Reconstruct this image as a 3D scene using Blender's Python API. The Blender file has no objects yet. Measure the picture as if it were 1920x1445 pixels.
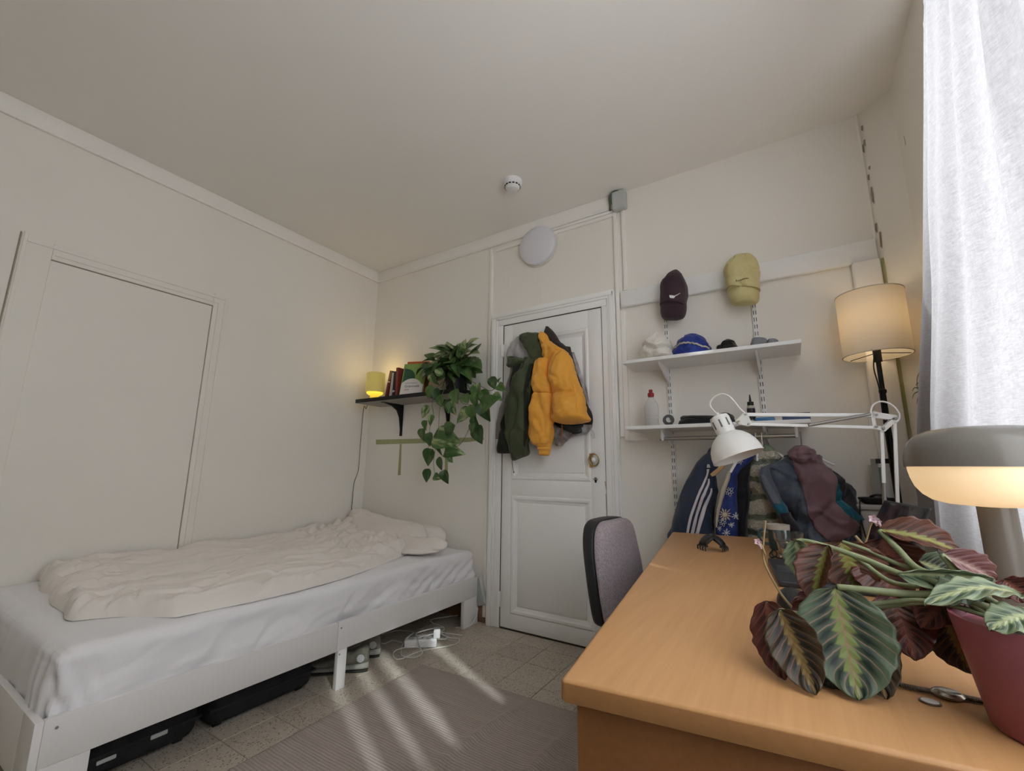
import bpy, bmesh, math, random
from mathutils import Vector, Matrix, noise
random.seed(7)
PI = math.pi
SC = bpy.context.scene
COL = SC.collection

# ---------------------------------------------------------------- camera
CAM_H = 1.00215
FPX = 819.212
def _camrot(yaw, pitch, roll):
    cy, sy, cp, sp = math.cos(yaw), math.sin(yaw), math.cos(pitch), math.sin(pitch)
    f = Vector((-sy*cp, cy*cp, sp)); r = Vector((cy, sy, 0)); u = r.cross(f)
    c, s = math.cos(roll), math.sin(roll)
    return Matrix((c*r + s*u, -s*r + c*u, -f)).transposed()
CR = _camrot(math.radians(32.39717), math.radians(10.69438), math.radians(0.62376))
CP = Vector((0, 0, CAM_H))
camd = bpy.data.cameras.new('camera'); camd.sensor_width = 36; camd.sensor_fit = 'HORIZONTAL'
camd.lens = FPX/1920*36; camd.clip_start = 0.02
cam = bpy.data.objects.new('camera', camd); COL.objects.link(cam)
cam.matrix_world = Matrix.Translation(CP) @ CR.to_4x4()
SC.camera = cam

# ---------------------------------------------------------------- world, sun, exposure
wd = bpy.data.worlds.new('daylight'); SC.world = wd; wd.use_nodes = True
bg = wd.node_tree.nodes['Background']
bg.inputs[0].default_value = (0.95, 0.97, 1.0, 1); bg.inputs[1].default_value = 4.5
sd = bpy.data.lights.new('sun', 'SUN'); sd.energy = 2.4; sd.angle = math.radians(1.2); sd.color = (0.93, 0.97, 1.0)
so = bpy.data.objects.new('sun', sd); COL.objects.link(so); so.location = (6, -2, 6)
so.rotation_euler = Vector((-1, 0.47, -0.85*1.105)).to_track_quat('-Z', 'Y').to_euler()
for (ya, yb_, za, zb) in ((-0.45, 1.92, 0.80, 2.62),):      # sky portal in the window opening
    pd = bpy.data.lights.new('window_portal', 'AREA'); pd.shape = 'RECTANGLE'; pd.size = yb_-ya; pd.size_y = zb-za; pd.energy = 1
    pd.cycles.is_portal = True
    po = bpy.data.objects.new('window_portal', pd); COL.objects.link(po); po.location = (0.70, (ya+yb_)/2, (za+zb)/2)
    po.rotation_euler = (PI/2, 0, PI/2)
SC.view_settings.view_transform = 'Standard'; SC.view_settings.look = 'None'
SC.view_settings.exposure = 0.35; SC.view_settings.gamma = 1.0; SC.view_settings.use_curve_mapping = False
SC.cycles.max_bounces = 10; SC.cycles.diffuse_bounces = 8; SC.cycles.glossy_bounces = 4; SC.cycles.transparent_max_bounces = 12
SC.cycles.use_adaptive_sampling = True; SC.cycles.adaptive_threshold = 0.02; SC.cycles.caustics_reflective = False; SC.cycles.caustics_refractive = False; SC.cycles.sample_clamp_indirect = 6

# ---------------------------------------------------------------- room numbers (metres)
XL, XR, YB, YF, ZC = -3.103, 0.55, 2.55, -2.25, 2.778
def ray(px, py): return CR @ Vector(((px-960)/FPX, -(py-722.5)/FPX, -1))
def aty(px, py, y): d = ray(px, py); return CP + d*(y/d.y)
def atx(px, py, x): d = ray(px, py); return CP + d*(x/d.x)
def atz(px, py, z): d = ray(px, py); return CP + d*((z-CAM_H)/d.z)
def crop(ox, oy, s): return lambda cx, cy: (ox+s*cx, oy+s*cy)

# ---------------------------------------------------------------- materials
MATS = {}
def pm(name, c1, c2=None, scale=6.0, rough=0.6, bump=0.0, bscale=60.0, metal=0.0, spec=0.4, trans=0.0, sheen=0.0, coat=0.0, emit=None, es=0.0, stretch=None, world=False, detail=3.0, ior=1.45):
    if name in MATS: return MATS[name]
    m = bpy.data.materials.new(name); m.use_nodes = True; nt = m.node_tree; b = nt.nodes['Principled BSDF']
    b.inputs['Base Color'].default_value = (*c1, 1); b.inputs['Roughness'].default_value = rough; b.inputs['Metallic'].default_value = metal
    b.inputs['Specular IOR Level'].default_value = spec; b.inputs['Transmission Weight'].default_value = trans; b.inputs['IOR'].default_value = ior
    b.inputs['Sheen Weight'].default_value = sheen; b.inputs['Coat Weight'].default_value = coat
    if emit: b.inputs['Emission Color'].default_value = (*emit, 1); b.inputs['Emission Strength'].default_value = es
    def coord():
        if world: g = nt.nodes.new('ShaderNodeNewGeometry'); o = g.outputs['Position']
        else: g = nt.nodes.new('ShaderNodeTexCoord'); o = g.outputs['Object']
        if stretch:
            mp = nt.nodes.new('ShaderNodeMapping'); mp.inputs['Scale'].default_value = stretch; nt.links.new(o, mp.inputs['Vector']); o = mp.outputs[0]
        return o
    if c2 or bump: co = coord()
    if c2:
        n = nt.nodes.new('ShaderNodeTexNoise'); n.inputs['Scale'].default_value = scale; n.inputs['Detail'].default_value = detail; nt.links.new(co, n.inputs['Vector'])
        r = nt.nodes.new('ShaderNodeValToRGB'); r.color_ramp.elements[0].position = 0.35; r.color_ramp.elements[1].position = 0.65
        r.color_ramp.elements[0].color = (*c1, 1); r.color_ramp.elements[1].color = (*c2, 1)
        nt.links.new(n.outputs['Fac'], r.inputs[0]); nt.links.new(r.outputs[0], b.inputs['Base Color'])
    if bump:
        n = nt.nodes.new('ShaderNodeTexNoise'); n.inputs['Scale'].default_value = bscale; n.inputs['Detail'].default_value = 4; nt.links.new(co, n.inputs['Vector'])
        bp = nt.nodes.new('ShaderNodeBump'); bp.inputs['Strength'].default_value = bump; bp.inputs['Distance'].default_value = 0.01
        nt.links.new(n.outputs['Fac'], bp.inputs['Height']); nt.links.new(bp.outputs[0], b.inputs['Normal'])
    MATS[name] = m
    return m
def newmat(name):
    m = bpy.data.materials.new(name); m.use_nodes = True; MATS[name] = m
    return m, m.node_tree, m.node_tree.nodes['Principled BSDF']
def nd(nt, typ, **kw):
    n = nt.nodes.new(typ)
    for k, v in kw.items():
        if k in n.inputs: n.inputs[k].default_value = v
        else: setattr(n, k, v)
    return n
def mth(nt, op, a, b=None, c=None):
    n = nt.nodes.new('ShaderNodeMath'); n.operation = op
    for i, v in enumerate((a, b, c)):
        if v is None: continue
        if isinstance(v, (int, float)): n.inputs[i].default_value = v
        else: nt.links.new(v, n.inputs[i])
    return n.outputs[0]
def mixc(nt, fac, a, b):
    n = nt.nodes.new('ShaderNodeMix'); n.data_type = 'RGBA'
    for i, v in ((0, fac), (6, a), (7, b)):
        if isinstance(v, (int, float)): n.inputs[i].default_value = v
        elif isinstance(v, tuple): n.inputs[i].default_value = (*v, 1)
        else: nt.links.new(v, n.inputs[i])
    return n.outputs[2]

# ---------------------------------------------------------------- mesh building
class MB:
    def __init__(s): s.v = []; s.f = []; s.uv = None
    def add(s, vs, fs):
        o = len(s.v); s.v += [tuple(p) for p in vs]; s.f += [tuple(i+o for i in f) for f in fs]; return s
    def box(s, x0, y0, z0, x1, y1, z1, M=None):
        vs = [Vector(p) for p in ((x0,y0,z0),(x1,y0,z0),(x1,y1,z0),(x0,y1,z0),(x0,y0,z1),(x1,y0,z1),(x1,y1,z1),(x0,y1,z1))]
        if M: vs = [M @ p for p in vs]
        return s.add(vs, ((0,3,2,1),(4,5,6,7),(0,1,5,4),(1,2,6,5),(2,3,7,6),(3,0,4,7)))
    def rbox(s, x0, y0, z0, x1, y1, z1, r=0.004, seg=2, M=None):
        bm = bmesh.new(); bmesh.ops.create_cube(bm, size=1)
        for v in bm.verts: v.co = Vector((x0+(v.co.x+.5)*(x1-x0), y0+(v.co.y+.5)*(y1-y0), z0+(v.co.z+.5)*(z1-z0)))
        r = min(r, 0.49*min(abs(x1-x0), abs(y1-y0), abs(z1-z0)))
        bmesh.ops.bevel(bm, geom=bm.edges[:], offset=r, segments=seg, affect='EDGES', profile=0.5)
        return s.bm(bm, M)
    def bm(s, bm, M=None):
        bm.verts.ensure_lookup_table(); bm.verts.index_update()
        vs = [(M @ v.co) if M else v.co.copy() for v in bm.verts]; fs = [[v.index for v in f.verts] for f in bm.faces]; bm.free()
        return s.add(vs, fs)
    def tube(s, pts, r, n=8, cap=True, closed=False):
        pts = [Vector(p) for p in pts]; m = len(pts); rs = r if isinstance(r, (list, tuple)) else [r]*m
        vs = []; fs = []; up = None
        for i, p in enumerate(pts):
            a = pts[i-1] if (i > 0 or closed) else p; b = pts[(i+1) % m] if (i < m-1 or closed) else p
            t = (b-a).normalized()
            if up is None: up = t.orthogonal().normalized()
            up = (up - t*up.dot(t))
            up = up.normalized() if up.length > 1e-6 else t.orthogonal().normalized()
            sd_ = t.cross(up)
            for k in range(n):
                q = 2*PI*k/n; vs.append(p + (up*math.cos(q) + sd_*math.sin(q))*rs[i])
        for i in range(m if closed else m-1):
            j = (i+1) % m
            for k in range(n):
                k2 = (k+1) % n; fs.append((i*n+k, i*n+k2, j*n+k2, j*n+k))
        if cap and not closed: fs += [tuple(range(n))[::-1], tuple((m-1)*n+k for k in range(n))]
        return s.add(vs, fs)
    def lathe(s, prof, n=32, M=None, loc=(0,0,0), cap0=True, cap1=True, closed=False):
        vs = []; fs = []; m = len(prof); L = Vector(loc)
        for (r, z) in prof:
            for k in range(n):
                q = 2*PI*k/n; p = Vector((r*math.cos(q), r*math.sin(q), z)); vs.append((M @ p if M else p) + L)
        for i in range(m if closed else m-1):
            j = (i+1) % m
            for k in range(n):
                k2 = (k+1) % n; fs.append((i*n+k, i*n+k2, j*n+k2, j*n+k))
        if not closed:
            if cap0: fs.append(tuple(range(n))[::-1])
            if cap1: fs.append(tuple((m-1)*n+k for k in range(n)))
        return s.add(vs, fs)
    def grid(s, fn, nu, nv, uv=False, wrap=False):
        vs = [fn(i/(nu-(0 if wrap else 1)), j/(nv-1)) for j in range(nv) for i in range(nu)]
        fs = []
        for j in range(nv-1):
            for i in range(nu if wrap else nu-1):
                i2 = (i+1) % nu; fs.append((j*nu+i, j*nu+i2, (j+1)*nu+i2, (j+1)*nu+i))
        if uv: s.uv = [(i/(nu-1), j/(nv-1)) for j in range(nv) for i in range(nu)]
        return s.add(vs, fs)
    def prism(s, pts, d):                         # closed outline (3D points) pushed along d
        d = Vector(d); n = len(pts); pts = [Vector(p) for p in pts]
        return s.add(pts + [p+d for p in pts], [tuple(range(n))[::-1], tuple(range(n, 2*n))] + [(i, (i+1) % n, n+(i+1) % n, n+i) for i in range(n)])
    def mesh(s, name, mats, smooth=40):
        me = bpy.data.meshes.new(name); me.from_pydata([tuple(v) for v in s.v], [], s.f)
        for m in (mats if isinstance(mats, (list, tuple)) else [mats]): me.materials.append(m)
        if s.uv:
            l = me.uv_layers.new(name='UVMap'); loops = [0]*len(me.loops); me.loops.foreach_get('vertex_index', loops)
            fl = []
            for i in loops: fl += s.uv[i]
            l.data.foreach_set('uv', fl)
        if not getattr(s, 'raw', False):
            bm = bmesh.new(); bm.from_mesh(me); bmesh.ops.recalc_face_normals(bm, faces=bm.faces); bm.to_mesh(me); bm.free()
        if smooth:
            me.shade_smooth()
            if smooth < 180: me.set_sharp_from_angle(angle=math.radians(smooth))
        me.update()
        return me
    def part(s, name, mat, root, smooth=40, label=None, kind=None, solid=None):
        o = bpy.data.objects.new(name, s.mesh(name, mat, smooth)); COL.objects.link(o); setpar(o, root)
        if label: o['label'] = label
        if kind: o['kind'] = kind
        if solid: solidify(o, *solid)
        return o
    def single(s, name, mat, label, cat, group=None, smooth=40, solid=None):
        vs = [Vector(v) for v in s.v]
        lo = Vector((min(v.x for v in vs), min(v.y for v in vs), min(v.z for v in vs))); hi = Vector((max(v.x for v in vs), max(v.y for v in vs), max(v.z for v in vs)))
        c = Vector(((lo.x+hi.x)/2, (lo.y+hi.y)/2, lo.z)); s.v = [tuple(v-c) for v in vs]
        o = bpy.data.objects.new(name, s.mesh(name, mat, smooth)); o.location = c; COL.objects.link(o)
        o['label'] = label; o['category'] = cat
        if group: o['group'] = group
        if solid: solidify(o, *solid)
        return o
    def struct(s, name, mat, smooth=0, root=None, label=None):
        o = bpy.data.objects.new(name, s.mesh(name, mat, smooth)); COL.objects.link(o)
        if root: setpar(o, root)
        else: o['kind'] = 'structure'
        if label: o['label'] = label
        return o
def solidify(o, th, off=-1, mo=0):
    md = o.modifiers.new('thickness', 'SOLIDIFY'); md.thickness = th; md.offset = off
    if mo: md.material_offset = mo; md.material_offset_rim = 0
def wm(o):
    m = Matrix.LocRotScale(o.location, o.rotation_euler, o.scale)
    return (wm(o.parent) @ o.matrix_parent_inverse @ m) if o.parent else m
def setpar(o, root): o.parent = root; o.matrix_parent_inverse = wm(root).inverted()
def thing(name, label, cat, loc=(0,0,0), rz=0.0, group=None):
    o = bpy.data.objects.new(name, None); o.empty_display_size = 0.05; o.location = loc; o.rotation_euler = (0, 0, rz); COL.objects.link(o)
    o['label'] = label; o['category'] = cat
    if group: o['group'] = group
    return o
def txt(name, body, size, M, mat, root, extr=0.0004):
    cu = bpy.data.curves.new(name, 'FONT'); cu.body = body; cu.size = size; cu.extrude = extr; cu.align_x = 'LEFT'
    t = bpy.data.objects.new(name+'_tmp', cu); COL.objects.link(t)
    dg = bpy.context.evaluated_depsgraph_get(); me = bpy.data.meshes.new_from_object(t.evaluated_get(dg))
    bpy.data.objects.remove(t); bpy.data.curves.remove(cu)
    me.transform(M); me.materials.clear(); me.materials.append(mat)
    o = bpy.data.objects.new(name, me); COL.objects.link(o); setpar(o, root); return o

def cat_rom(rows, n):                             # smooth interpolation of rows of floats
    out = []; m = len(rows)
    for k in range(n):
        t = k/(n-1)*(m-1); i = min(int(t), m-2); f = t-i
        p0, p1, p2, p3 = rows[max(i-1, 0)], rows[i], rows[i+1], rows[min(i+2, m-1)]
        out.append([0.5*((2*b) + (c-a)*f + (2*a-5*b+4*c-d)*f*f + (3*b-a-3*c+d)*f**3) for a, b, c, d in zip(p0, p1, p2, p3)])
    return out
def spl(pts, n): return [Vector(p) for p in cat_rom([tuple(p) for p in pts], n)]

def fnoise(p, s, seed=0.0, sz=(1,1,1)):
    return noise.noise(Vector((p.x*s*sz[0]+seed, p.y*s*sz[1]+seed*1.7, p.z*s*sz[2]-seed)))
def ridge(p, s, seed=0.0, sz=(1,1,1)):
    return 1.0-2.0*abs(fnoise(p, s, seed, sz))

def crease(p, s, seed=0.0, sz=(1,1,1), w=7.0):
    q = Vector((p.x + 0.035*fnoise(p, 6, seed+31), p.y + 0.035*fnoise(p, 6, seed+47), p.z + 0.035*fnoise(p, 6, seed+63)))
    return max(0.0, 1.0-w*abs(fnoise(q, s, seed, sz)))
class Loft:
    """a soft body: rows of left/right points and front/back depth, elliptical sections"""
    def __init__(s, rows, n=44, m=40, e=2.3, D=(0,-1,0), amp=0.0, wsc=9.0, seed=0.0, wst=(1,1,0.45), big=0.0, taper=True):
        s.r = cat_rom(rows, m); s.e = e; s.D = Vector(D); s.n = n; s.amp = amp; s.wsc = wsc; s.seed = seed; s.wst = wst; s.big = big; s.taper = taper
    def row(s, v):
        t = max(0, min(1, v))*(len(s.r)-1); i = min(int(t), len(s.r)-2); f = t-i
        r = [a+(b-a)*f for a, b in zip(s.r[i], s.r[i+1])]
        return Vector(r[0:3]), Vector(r[3:6]), max(r[6], .002), max(r[7], .002)
    def wr(s, p, k=1.0):
        a = 0.0
        if s.amp: a += 1.6*s.amp*(1.3*fnoise(p, s.wsc, s.seed, s.wst) + 0.8*fnoise(p, s.wsc*2.3, s.seed+3, s.wst) + 0.9*(0.3-crease(p, s.wsc*0.8, s.seed+5, s.wst)) + 0.45*crease(p, s.wsc*1.5, s.seed+15, s.wst))
        if s.big: a += s.big*fnoise(p, 4.0, s.seed+9)
        return a*k
    def pt(s, c, sn, v):
        L, R, df, db = s.row(v); M = (L+R)/2; A = (R-L)/2; e = 2.0/s.e
        cc = math.copysign(abs(c)**e, c); ss = math.copysign(abs(sn)**e, sn)
        p = M + A*cc + s.D*(ss*(df if sn > 0 else db))
        nrm = (A.normalized()*cc*0.6 + s.D*ss); 
        return p + nrm*s.wr(p, min(1, A.length/0.05))
    def front(s, u, v, off=0.0):
        u = max(-0.999, min(0.999, u)); L, R, df, db = s.row(v); M = (L+R)/2; A = (R-L)/2
        d = (1-abs(u)**s.e)**(1/s.e); p = M + A*u + s.D*(df*d)
        nrm = A.normalized()*math.copysign(abs(u)**(s.e-1), u)*0.6 + s.D*d
        return p + nrm*s.wr(p, min(1, A.length/0.05)) + nrm.normalized()*off
    def mb(s, mb=None):
        mb = mb or MB(); m = len(s.r); n = s.n; vs = []; fs = []
        for j in range(m):
            for k in range(n):
                q = 2*PI*k/n; vs.append(s.pt(math.cos(q), math.sin(q), j/(m-1)))
        for j in range(m-1):
            for k in range(n):
                k2 = (k+1) % n; fs.append((j*n+k, j*n+k2, (j+1)*n+k2, (j+1)*n+k))
        for j in (0, m-1):
            c = sum((vs[j*n+k] for k in range(n)), Vector())/n; vs.append(c); ci = len(vs)-1
            for k in range(n): fs.append((j*n+k, j*n+(k+1) % n, ci))
        return mb.add(vs, fs)
    def vat(s, px, py):                            # the row parameter whose centre projects nearest to image row py
        if not hasattr(s, 'tab'): s.tab = [proj((s.row(i/200)[0]+s.row(i/200)[1])/2)[1] for i in range(201)]
        for i in range(200):
            a, b = s.tab[i], s.tab[i+1]
            if a <= py <= b: return (i+(py-a)/(b-a+1e-9))/200
        return 0.0 if py < s.tab[0] else 1.0
    def patch(s, rows, nu=10, nv=24, off=0.002, mb=None):   # rows of (py, pxa, pxb) traced on the front
        rr = cat_rom([tuple(map(float, r)) for r in rows], nv); pts = []
        for (py, a, b) in rr:
            v = s.vat(0, py); L, R, _, _ = s.row(v); xl, xr = proj(L)[0], proj(R)[0]
            for i in range(nu):
                px = a+(b-a)*i/(nu-1); u = (px-xl)/(xr-xl)*2-1; pts.append(s.front(u, v, off))
        fs = [(j*nu+i, j*nu+i+1, (j+1)*nu+i+1, (j+1)*nu+i) for j in range(nv-1) for i in range(nu-1)]
        return (mb or MB()).add(pts, fs)
def proj(p):
    v = CR.transposed() @ (Vector(p)-CP); return (960+FPX*v.x/-v.z, 722.5-FPX*v.y/-v.z)
def rowspx(cr, rows, Y, zmin=None):               # rows of (cy, cxL, cxR, dfront, dback) in crop coordinates at depth Y
    out = []
    for r in rows:
        y = Y if len(r) < 6 else r[5]
        a = aty(*cr(r[1], r[0]), y); b = aty(*cr(r[2], r[0]), y); out.append([*a, *b, r[3], r[4]])
    if zmin is not None:
        l = out[-1][:]; l[2] = zmin; l[5] = zmin; out.append(l)
    return out
# ================================================================ materials for the shell
WALL = pm('wall_paint', (0.845,0.815,0.755), (0.82,0.79,0.73), scale=1.3, rough=0.75, bump=0.12, bscale=14, world=True, spec=0.2)
CEIL = pm('ceiling_paint', (0.86,0.84,0.80), (0.845,0.825,0.785), scale=1.1, rough=0.8, bump=0.05, bscale=20, world=True, spec=0.2)
TRIMM = pm('trim_paint', (0.87,0.845,0.80), rough=0.5, bump=0.06, bscale=25, world=True, spec=0.35)
DOORM = pm('door_paint', (0.89,0.89,0.87), (0.87,0.87,0.85), scale=3, rough=0.42, bump=0.05, bscale=30, world=True, spec=0.4)
CRACK = pm('crack_dirt', (0.30,0.25,0.19), rough=0.9)
GREYP = pm('grey_plastic', (0.50,0.52,0.50), rough=0.45)
WHITEP = pm('white_plastic', (0.80,0.80,0.79), rough=0.35)
BLACKP = pm('black_plastic', (0.018,0.018,0.02), rough=0.4)
STEEL = pm('steel', (0.55,0.54,0.52), rough=0.3, metal=1.0)
BRASS = pm('brass', (0.50,0.36,0.14), rough=0.35, metal=1.0)
GLASS = None
def arch_glass(name, tint, gl=0.28):
    m, nt, b = newmat(name); nt.nodes.remove(b); out = nt.nodes['Material Output']
    t = nd(nt, 'ShaderNodeBsdfTransparent'); t.inputs[0].default_value = (*tint, 1); g = nd(nt, 'ShaderNodeBsdfGlossy'); g.inputs['Roughness'].default_value = 0.03
    f = nd(nt, 'ShaderNodeLayerWeight', Blend=0.25); mx = nd(nt, 'ShaderNodeMixShader'); nt.links.new(mth(nt, 'MULTIPLY_ADD', mth(nt, 'POWER', f.outputs['Facing'], 2.5), gl, 0.03), mx.inputs[0])
    nt.links.new(t.outputs[0], mx.inputs[1]); nt.links.new(g.outputs[0], mx.inputs[2]); nt.links.new(mx.outputs[0], out.inputs[0])
    return m
PANE = arch_glass('window_glass', (0.97,0.98,0.98))

def terrazzo():
    m, nt, b = newmat('terrazzo'); g = nd(nt, 'ShaderNodeNewGeometry'); oi = nd(nt, 'ShaderNodeObjectInfo')
    n = nd(nt, 'ShaderNodeTexNoise', Scale=4.0, Detail=3.0); nt.links.new(g.outputs['Position'], n.inputs['Vector'])
    base = mixc(nt, n.outputs['Fac'], (0.43,0.375,0.30), (0.53,0.475,0.395))
    v = nd(nt, 'ShaderNodeTexVoronoi', Scale=135.0); nt.links.new(g.outputs['Position'], v.inputs['Vector'])
    w = nd(nt, 'ShaderNodeSeparateColor'); nt.links.new(v.outputs['Color'], w.inputs[0])
    dk = mth(nt, 'MULTIPLY', mth(nt, 'GREATER_THAN', w.outputs[0], 0.74), mth(nt, 'LESS_THAN', v.outputs['Distance'], 0.42))
    lt = mth(nt, 'MULTIPLY', mth(nt, 'GREATER_THAN', w.outputs[1], 0.78), mth(nt, 'LESS_THAN', v.outputs['Distance'], 0.5))
    c = mixc(nt, mth(nt, 'MULTIPLY', lt, 0.6), base, (0.62,0.59,0.53)); c = mixc(nt, mth(nt, 'MULTIPLY', dk, 0.85), c, (0.13,0.09,0.055))
    tone = mth(nt, 'MULTIPLY_ADD', oi.outputs['Random'], 0.16, 0.90)
    hsv = nd(nt, 'ShaderNodeHueSaturation'); nt.links.new(tone, hsv.inputs['Value']); nt.links.new(c, hsv.inputs['Color']); nt.links.new(hsv.outputs[0], b.inputs['Base Color'])
    b.inputs['Roughness'].default_value = 0.38; b.inputs['Specular IOR Level'].default_value = 0.35
    return m
TERR = terrazzo(); GROUT = pm('grout', (0.19,0.165,0.135), rough=0.9)

# ================================================================ floor with tiles
fl = MB().box(XL-0.1, YF-0.1, -0.12, XR+0.15, YB+0.1, -0.0025).struct('floor', GROUT)
T = 0.2; g = 0.0013
def tilemesh():
    mb = MB(); a = T/2-g; c = 0.0012; z0, z1 = -0.010, 0.0
    vs = [(-a,-a,z0),(a,-a,z0),(a,a,z0),(-a,a,z0),(-a,-a,z1-c),(a,-a,z1-c),(a,a,z1-c),(-a,a,z1-c),(-a+c,-a+c,z1),(a-c,-a+c,z1),(a-c,a-c,z1),(-a+c,a-c,z1)]
    fs = [(0,1,5,4),(1,2,6,5),(2,3,7,6),(3,0,4,7),(4,5,9,8),(5,6,10,9),(6,7,11,10),(7,4,8,11),(8,9,10,11)]
    mb.add(vs, fs); return mb.mesh('tile', TERR, 0)
tm_ = tilemesh()
xs = [-3.276+T*k for k in range(20)]; ys = [-2.42+T*k for k in range(26)]
far = MB()
for ix in xs:
    x0, x1 = max(ix, XL), min(ix+T, XR)
    if x1-x0 < 0.01: continue
    for iy in ys:
        y0, y1 = max(iy, YF), min(iy+T, YB)
        if y1-y0 < 0.01: continue
        if y1 < 0.16: far.box(x0+g, y0+g, -0.010, x1-g, y1-g, 0.0); continue
        o = bpy.data.objects.new('tile', tm_); COL.objects.link(o); o.location = ((x0+x1)/2, (y0+y1)/2, random.uniform(-0.0004, 0.0)); o.scale = ((x1-x0)/T, (y1-y0)/T, 1)
        setpar(o, fl)
o = far.struct('tile_field', TERR, root=fl); o['kind'] = 'stuff'

# ================================================================ walls and ceiling
MB().box(XL-0.1, YF-0.1, ZC, XR+0.15, YB+0.1, ZC+0.1).struct('ceiling', CEIL)
wl = MB().box(XL-0.1, YF-0.1, 0, XL, YB+0.1, ZC).struct('wall_left', WALL)
wb = MB().box(XL, YB, 0, XR+0.15, YB+0.1, ZC).struct('wall_back', WALL)
MB().box(XL, YF-0.1, 0, XR+0.15, YF, ZC).struct('wall_front', pm('wall_paint_low_bounce', (0.50,0.46,0.41), rough=0.75, bump=0.12, bscale=14, world=True, spec=0.2))  # unseen wall toned darker so it throws less light back
W1 = (-0.45, 1.92, 0.80, 2.62)  # window run on out of view to let in more light
r = MB(); xa, xb_ = XR, XR+0.15
for (ya, yb, za, zb) in (W1,): r.box(xa, ya, 0, xb_, yb, za); r.box(xa, ya, zb, xb_, yb, ZC)
for a, b in ((YF, W1[0]), (W1[1], YB)): r.box(xa, a, 0, xb_, b, ZC)
r.struct('wall_right', WALL)
MB().prism([(0.43,YB,0),(XR,2.447,0),(XR,YB,0)], (0,0,ZC)).struct('wall_corner', WALL)
MB().prism([(0.424,YB,2.0),(0.433,2.536,2.0),(0.433,YB,2.0)], (0,0,0.775)).struct('trim_1', TRIMM)
# cracks and flaked paint along the far right corner
ck = MB(); random.seed(3)
for z in (2.70, 2.62, 2.60, 2.47, 2.43, 2.36, 2.33, 2.17, 2.12, 2.08):
    h = random.uniform(0.02, 0.07); x = 0.436+random.uniform(0, 0.012); y = YB-(x-0.43)*0.866
    ck.add([(x,y-0.004,z),(x+0.006,y-0.009,z),(x+0.004,y-0.008,z-h),(x-0.002,y-0.003,z-h*0.7)], [(0,1,2,3)])
for (y, z, h) in ((2.36, 2.47, 0.05), (2.30, 2.02, 0.03)): ck.add([(XR-0.001,y,z),(XR-0.001,y-0.006,z),(XR-0.001,y-0.010,z-h),(XR-0.001,y-0.004,z-h)], [(0,1,2,3)])
ck.struct('crack', CRACK, root=wb)
# hairline ceiling patch and rough plaster blisters above the door
bl = MB()
for (px, py, l) in ((948,500,0.16), (956,520,0.10), (1003,512,0.08), (1015,530,0.14), (1060,440,0.05), (905,585,0.05)):
    p = aty(px, py, YB-0.001); pts = [p + Vector((random.uniform(-.006,.006), -0.001, -l*k/5)) for k in range(6)]
    bl.tube(pts, [0.0005,0.0025,0.002,0.003,0.002,0.0005], 6)
bl.struct('plaster_blister', WALL, root=wb)

# windows
def window(name, ya, yb, z0_, z1_, n):
    WZ = (z0_, z1_)
    f = MB(); w = 0.055; x0, x1 = XR+0.06, XR+0.11
    f.rbox(x0, ya, WZ[0], x1, ya+w, WZ[1]); f.rbox(x0, yb-w, WZ[0], x1, yb, WZ[1]); f.rbox(x0, ya, WZ[0], x1, yb, WZ[0]+w); f.rbox(x0, ya, WZ[1]-w, x1, yb, WZ[1])
    o = f.struct(name, TRIMM, 40)
    for k in range(1, n): y = ya+(yb-ya)*k/n; MB().rbox(x0-0.004, y-w/2, WZ[0]+w, x1, y+w/2, WZ[1]-w).struct('mullion', TRIMM, 40, root=o)
    for k in range(n):
        a, b = ya+(yb-ya)*k/n+w*.5, ya+(yb-ya)*(k+1)/n-w*.5; MB().box(x0+0.02, a, WZ[0]+w, x0+0.024, b, WZ[1]-w).struct('pane', PANE, 0, root=o)
    MB().rbox(XR-0.03, ya-0.03, WZ[0]-0.035, x0, yb+0.03, WZ[0]).struct('sill', TRIMM, 40, root=o)
    return o
window('window_1', *W1, 3)

# crown bands
def crown(name, P):
    o = MB(); 
    if name == 'trim_2':
        o.rbox(XL, YF, 2.688, XL+0.014, YB, ZC-0.001, 0.004); o.rbox(XL, YF, 2.674, XL+0.02, YB, 2.690, 0.005)
    else:
        o.rbox(XL+0.014, YB-0.014, 2.688, -0.845, YB, ZC-0.001, 0.004); o.rbox(XL+0.014, YB-0.02, 2.672, -0.845, YB, 2.690, 0.005)
    return o.struct(name, TRIMM, 40)
crown('trim_2', 0); crown('trim_3', 1)
BROWN = pm('brown_skirting', (0.20,0.135,0.075), (0.26,0.18,0.10), scale=8, rough=0.6)
MB().rbox(XL, YB-0.014, 0, -1.785, YB, 0.11, 0.004).struct('baseboard_back', BROWN, 40)
MB().rbox(-0.80, YB-0.014, 0, 0.32, YB, 0.11, 0.004).struct('baseboard_right', BROWN, 40)
MB().rbox(XL, YF, 0, XL+0.014, YB-0.015, 0.11, 0.004).struct('baseboard_left', BROWN, 40)

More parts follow.
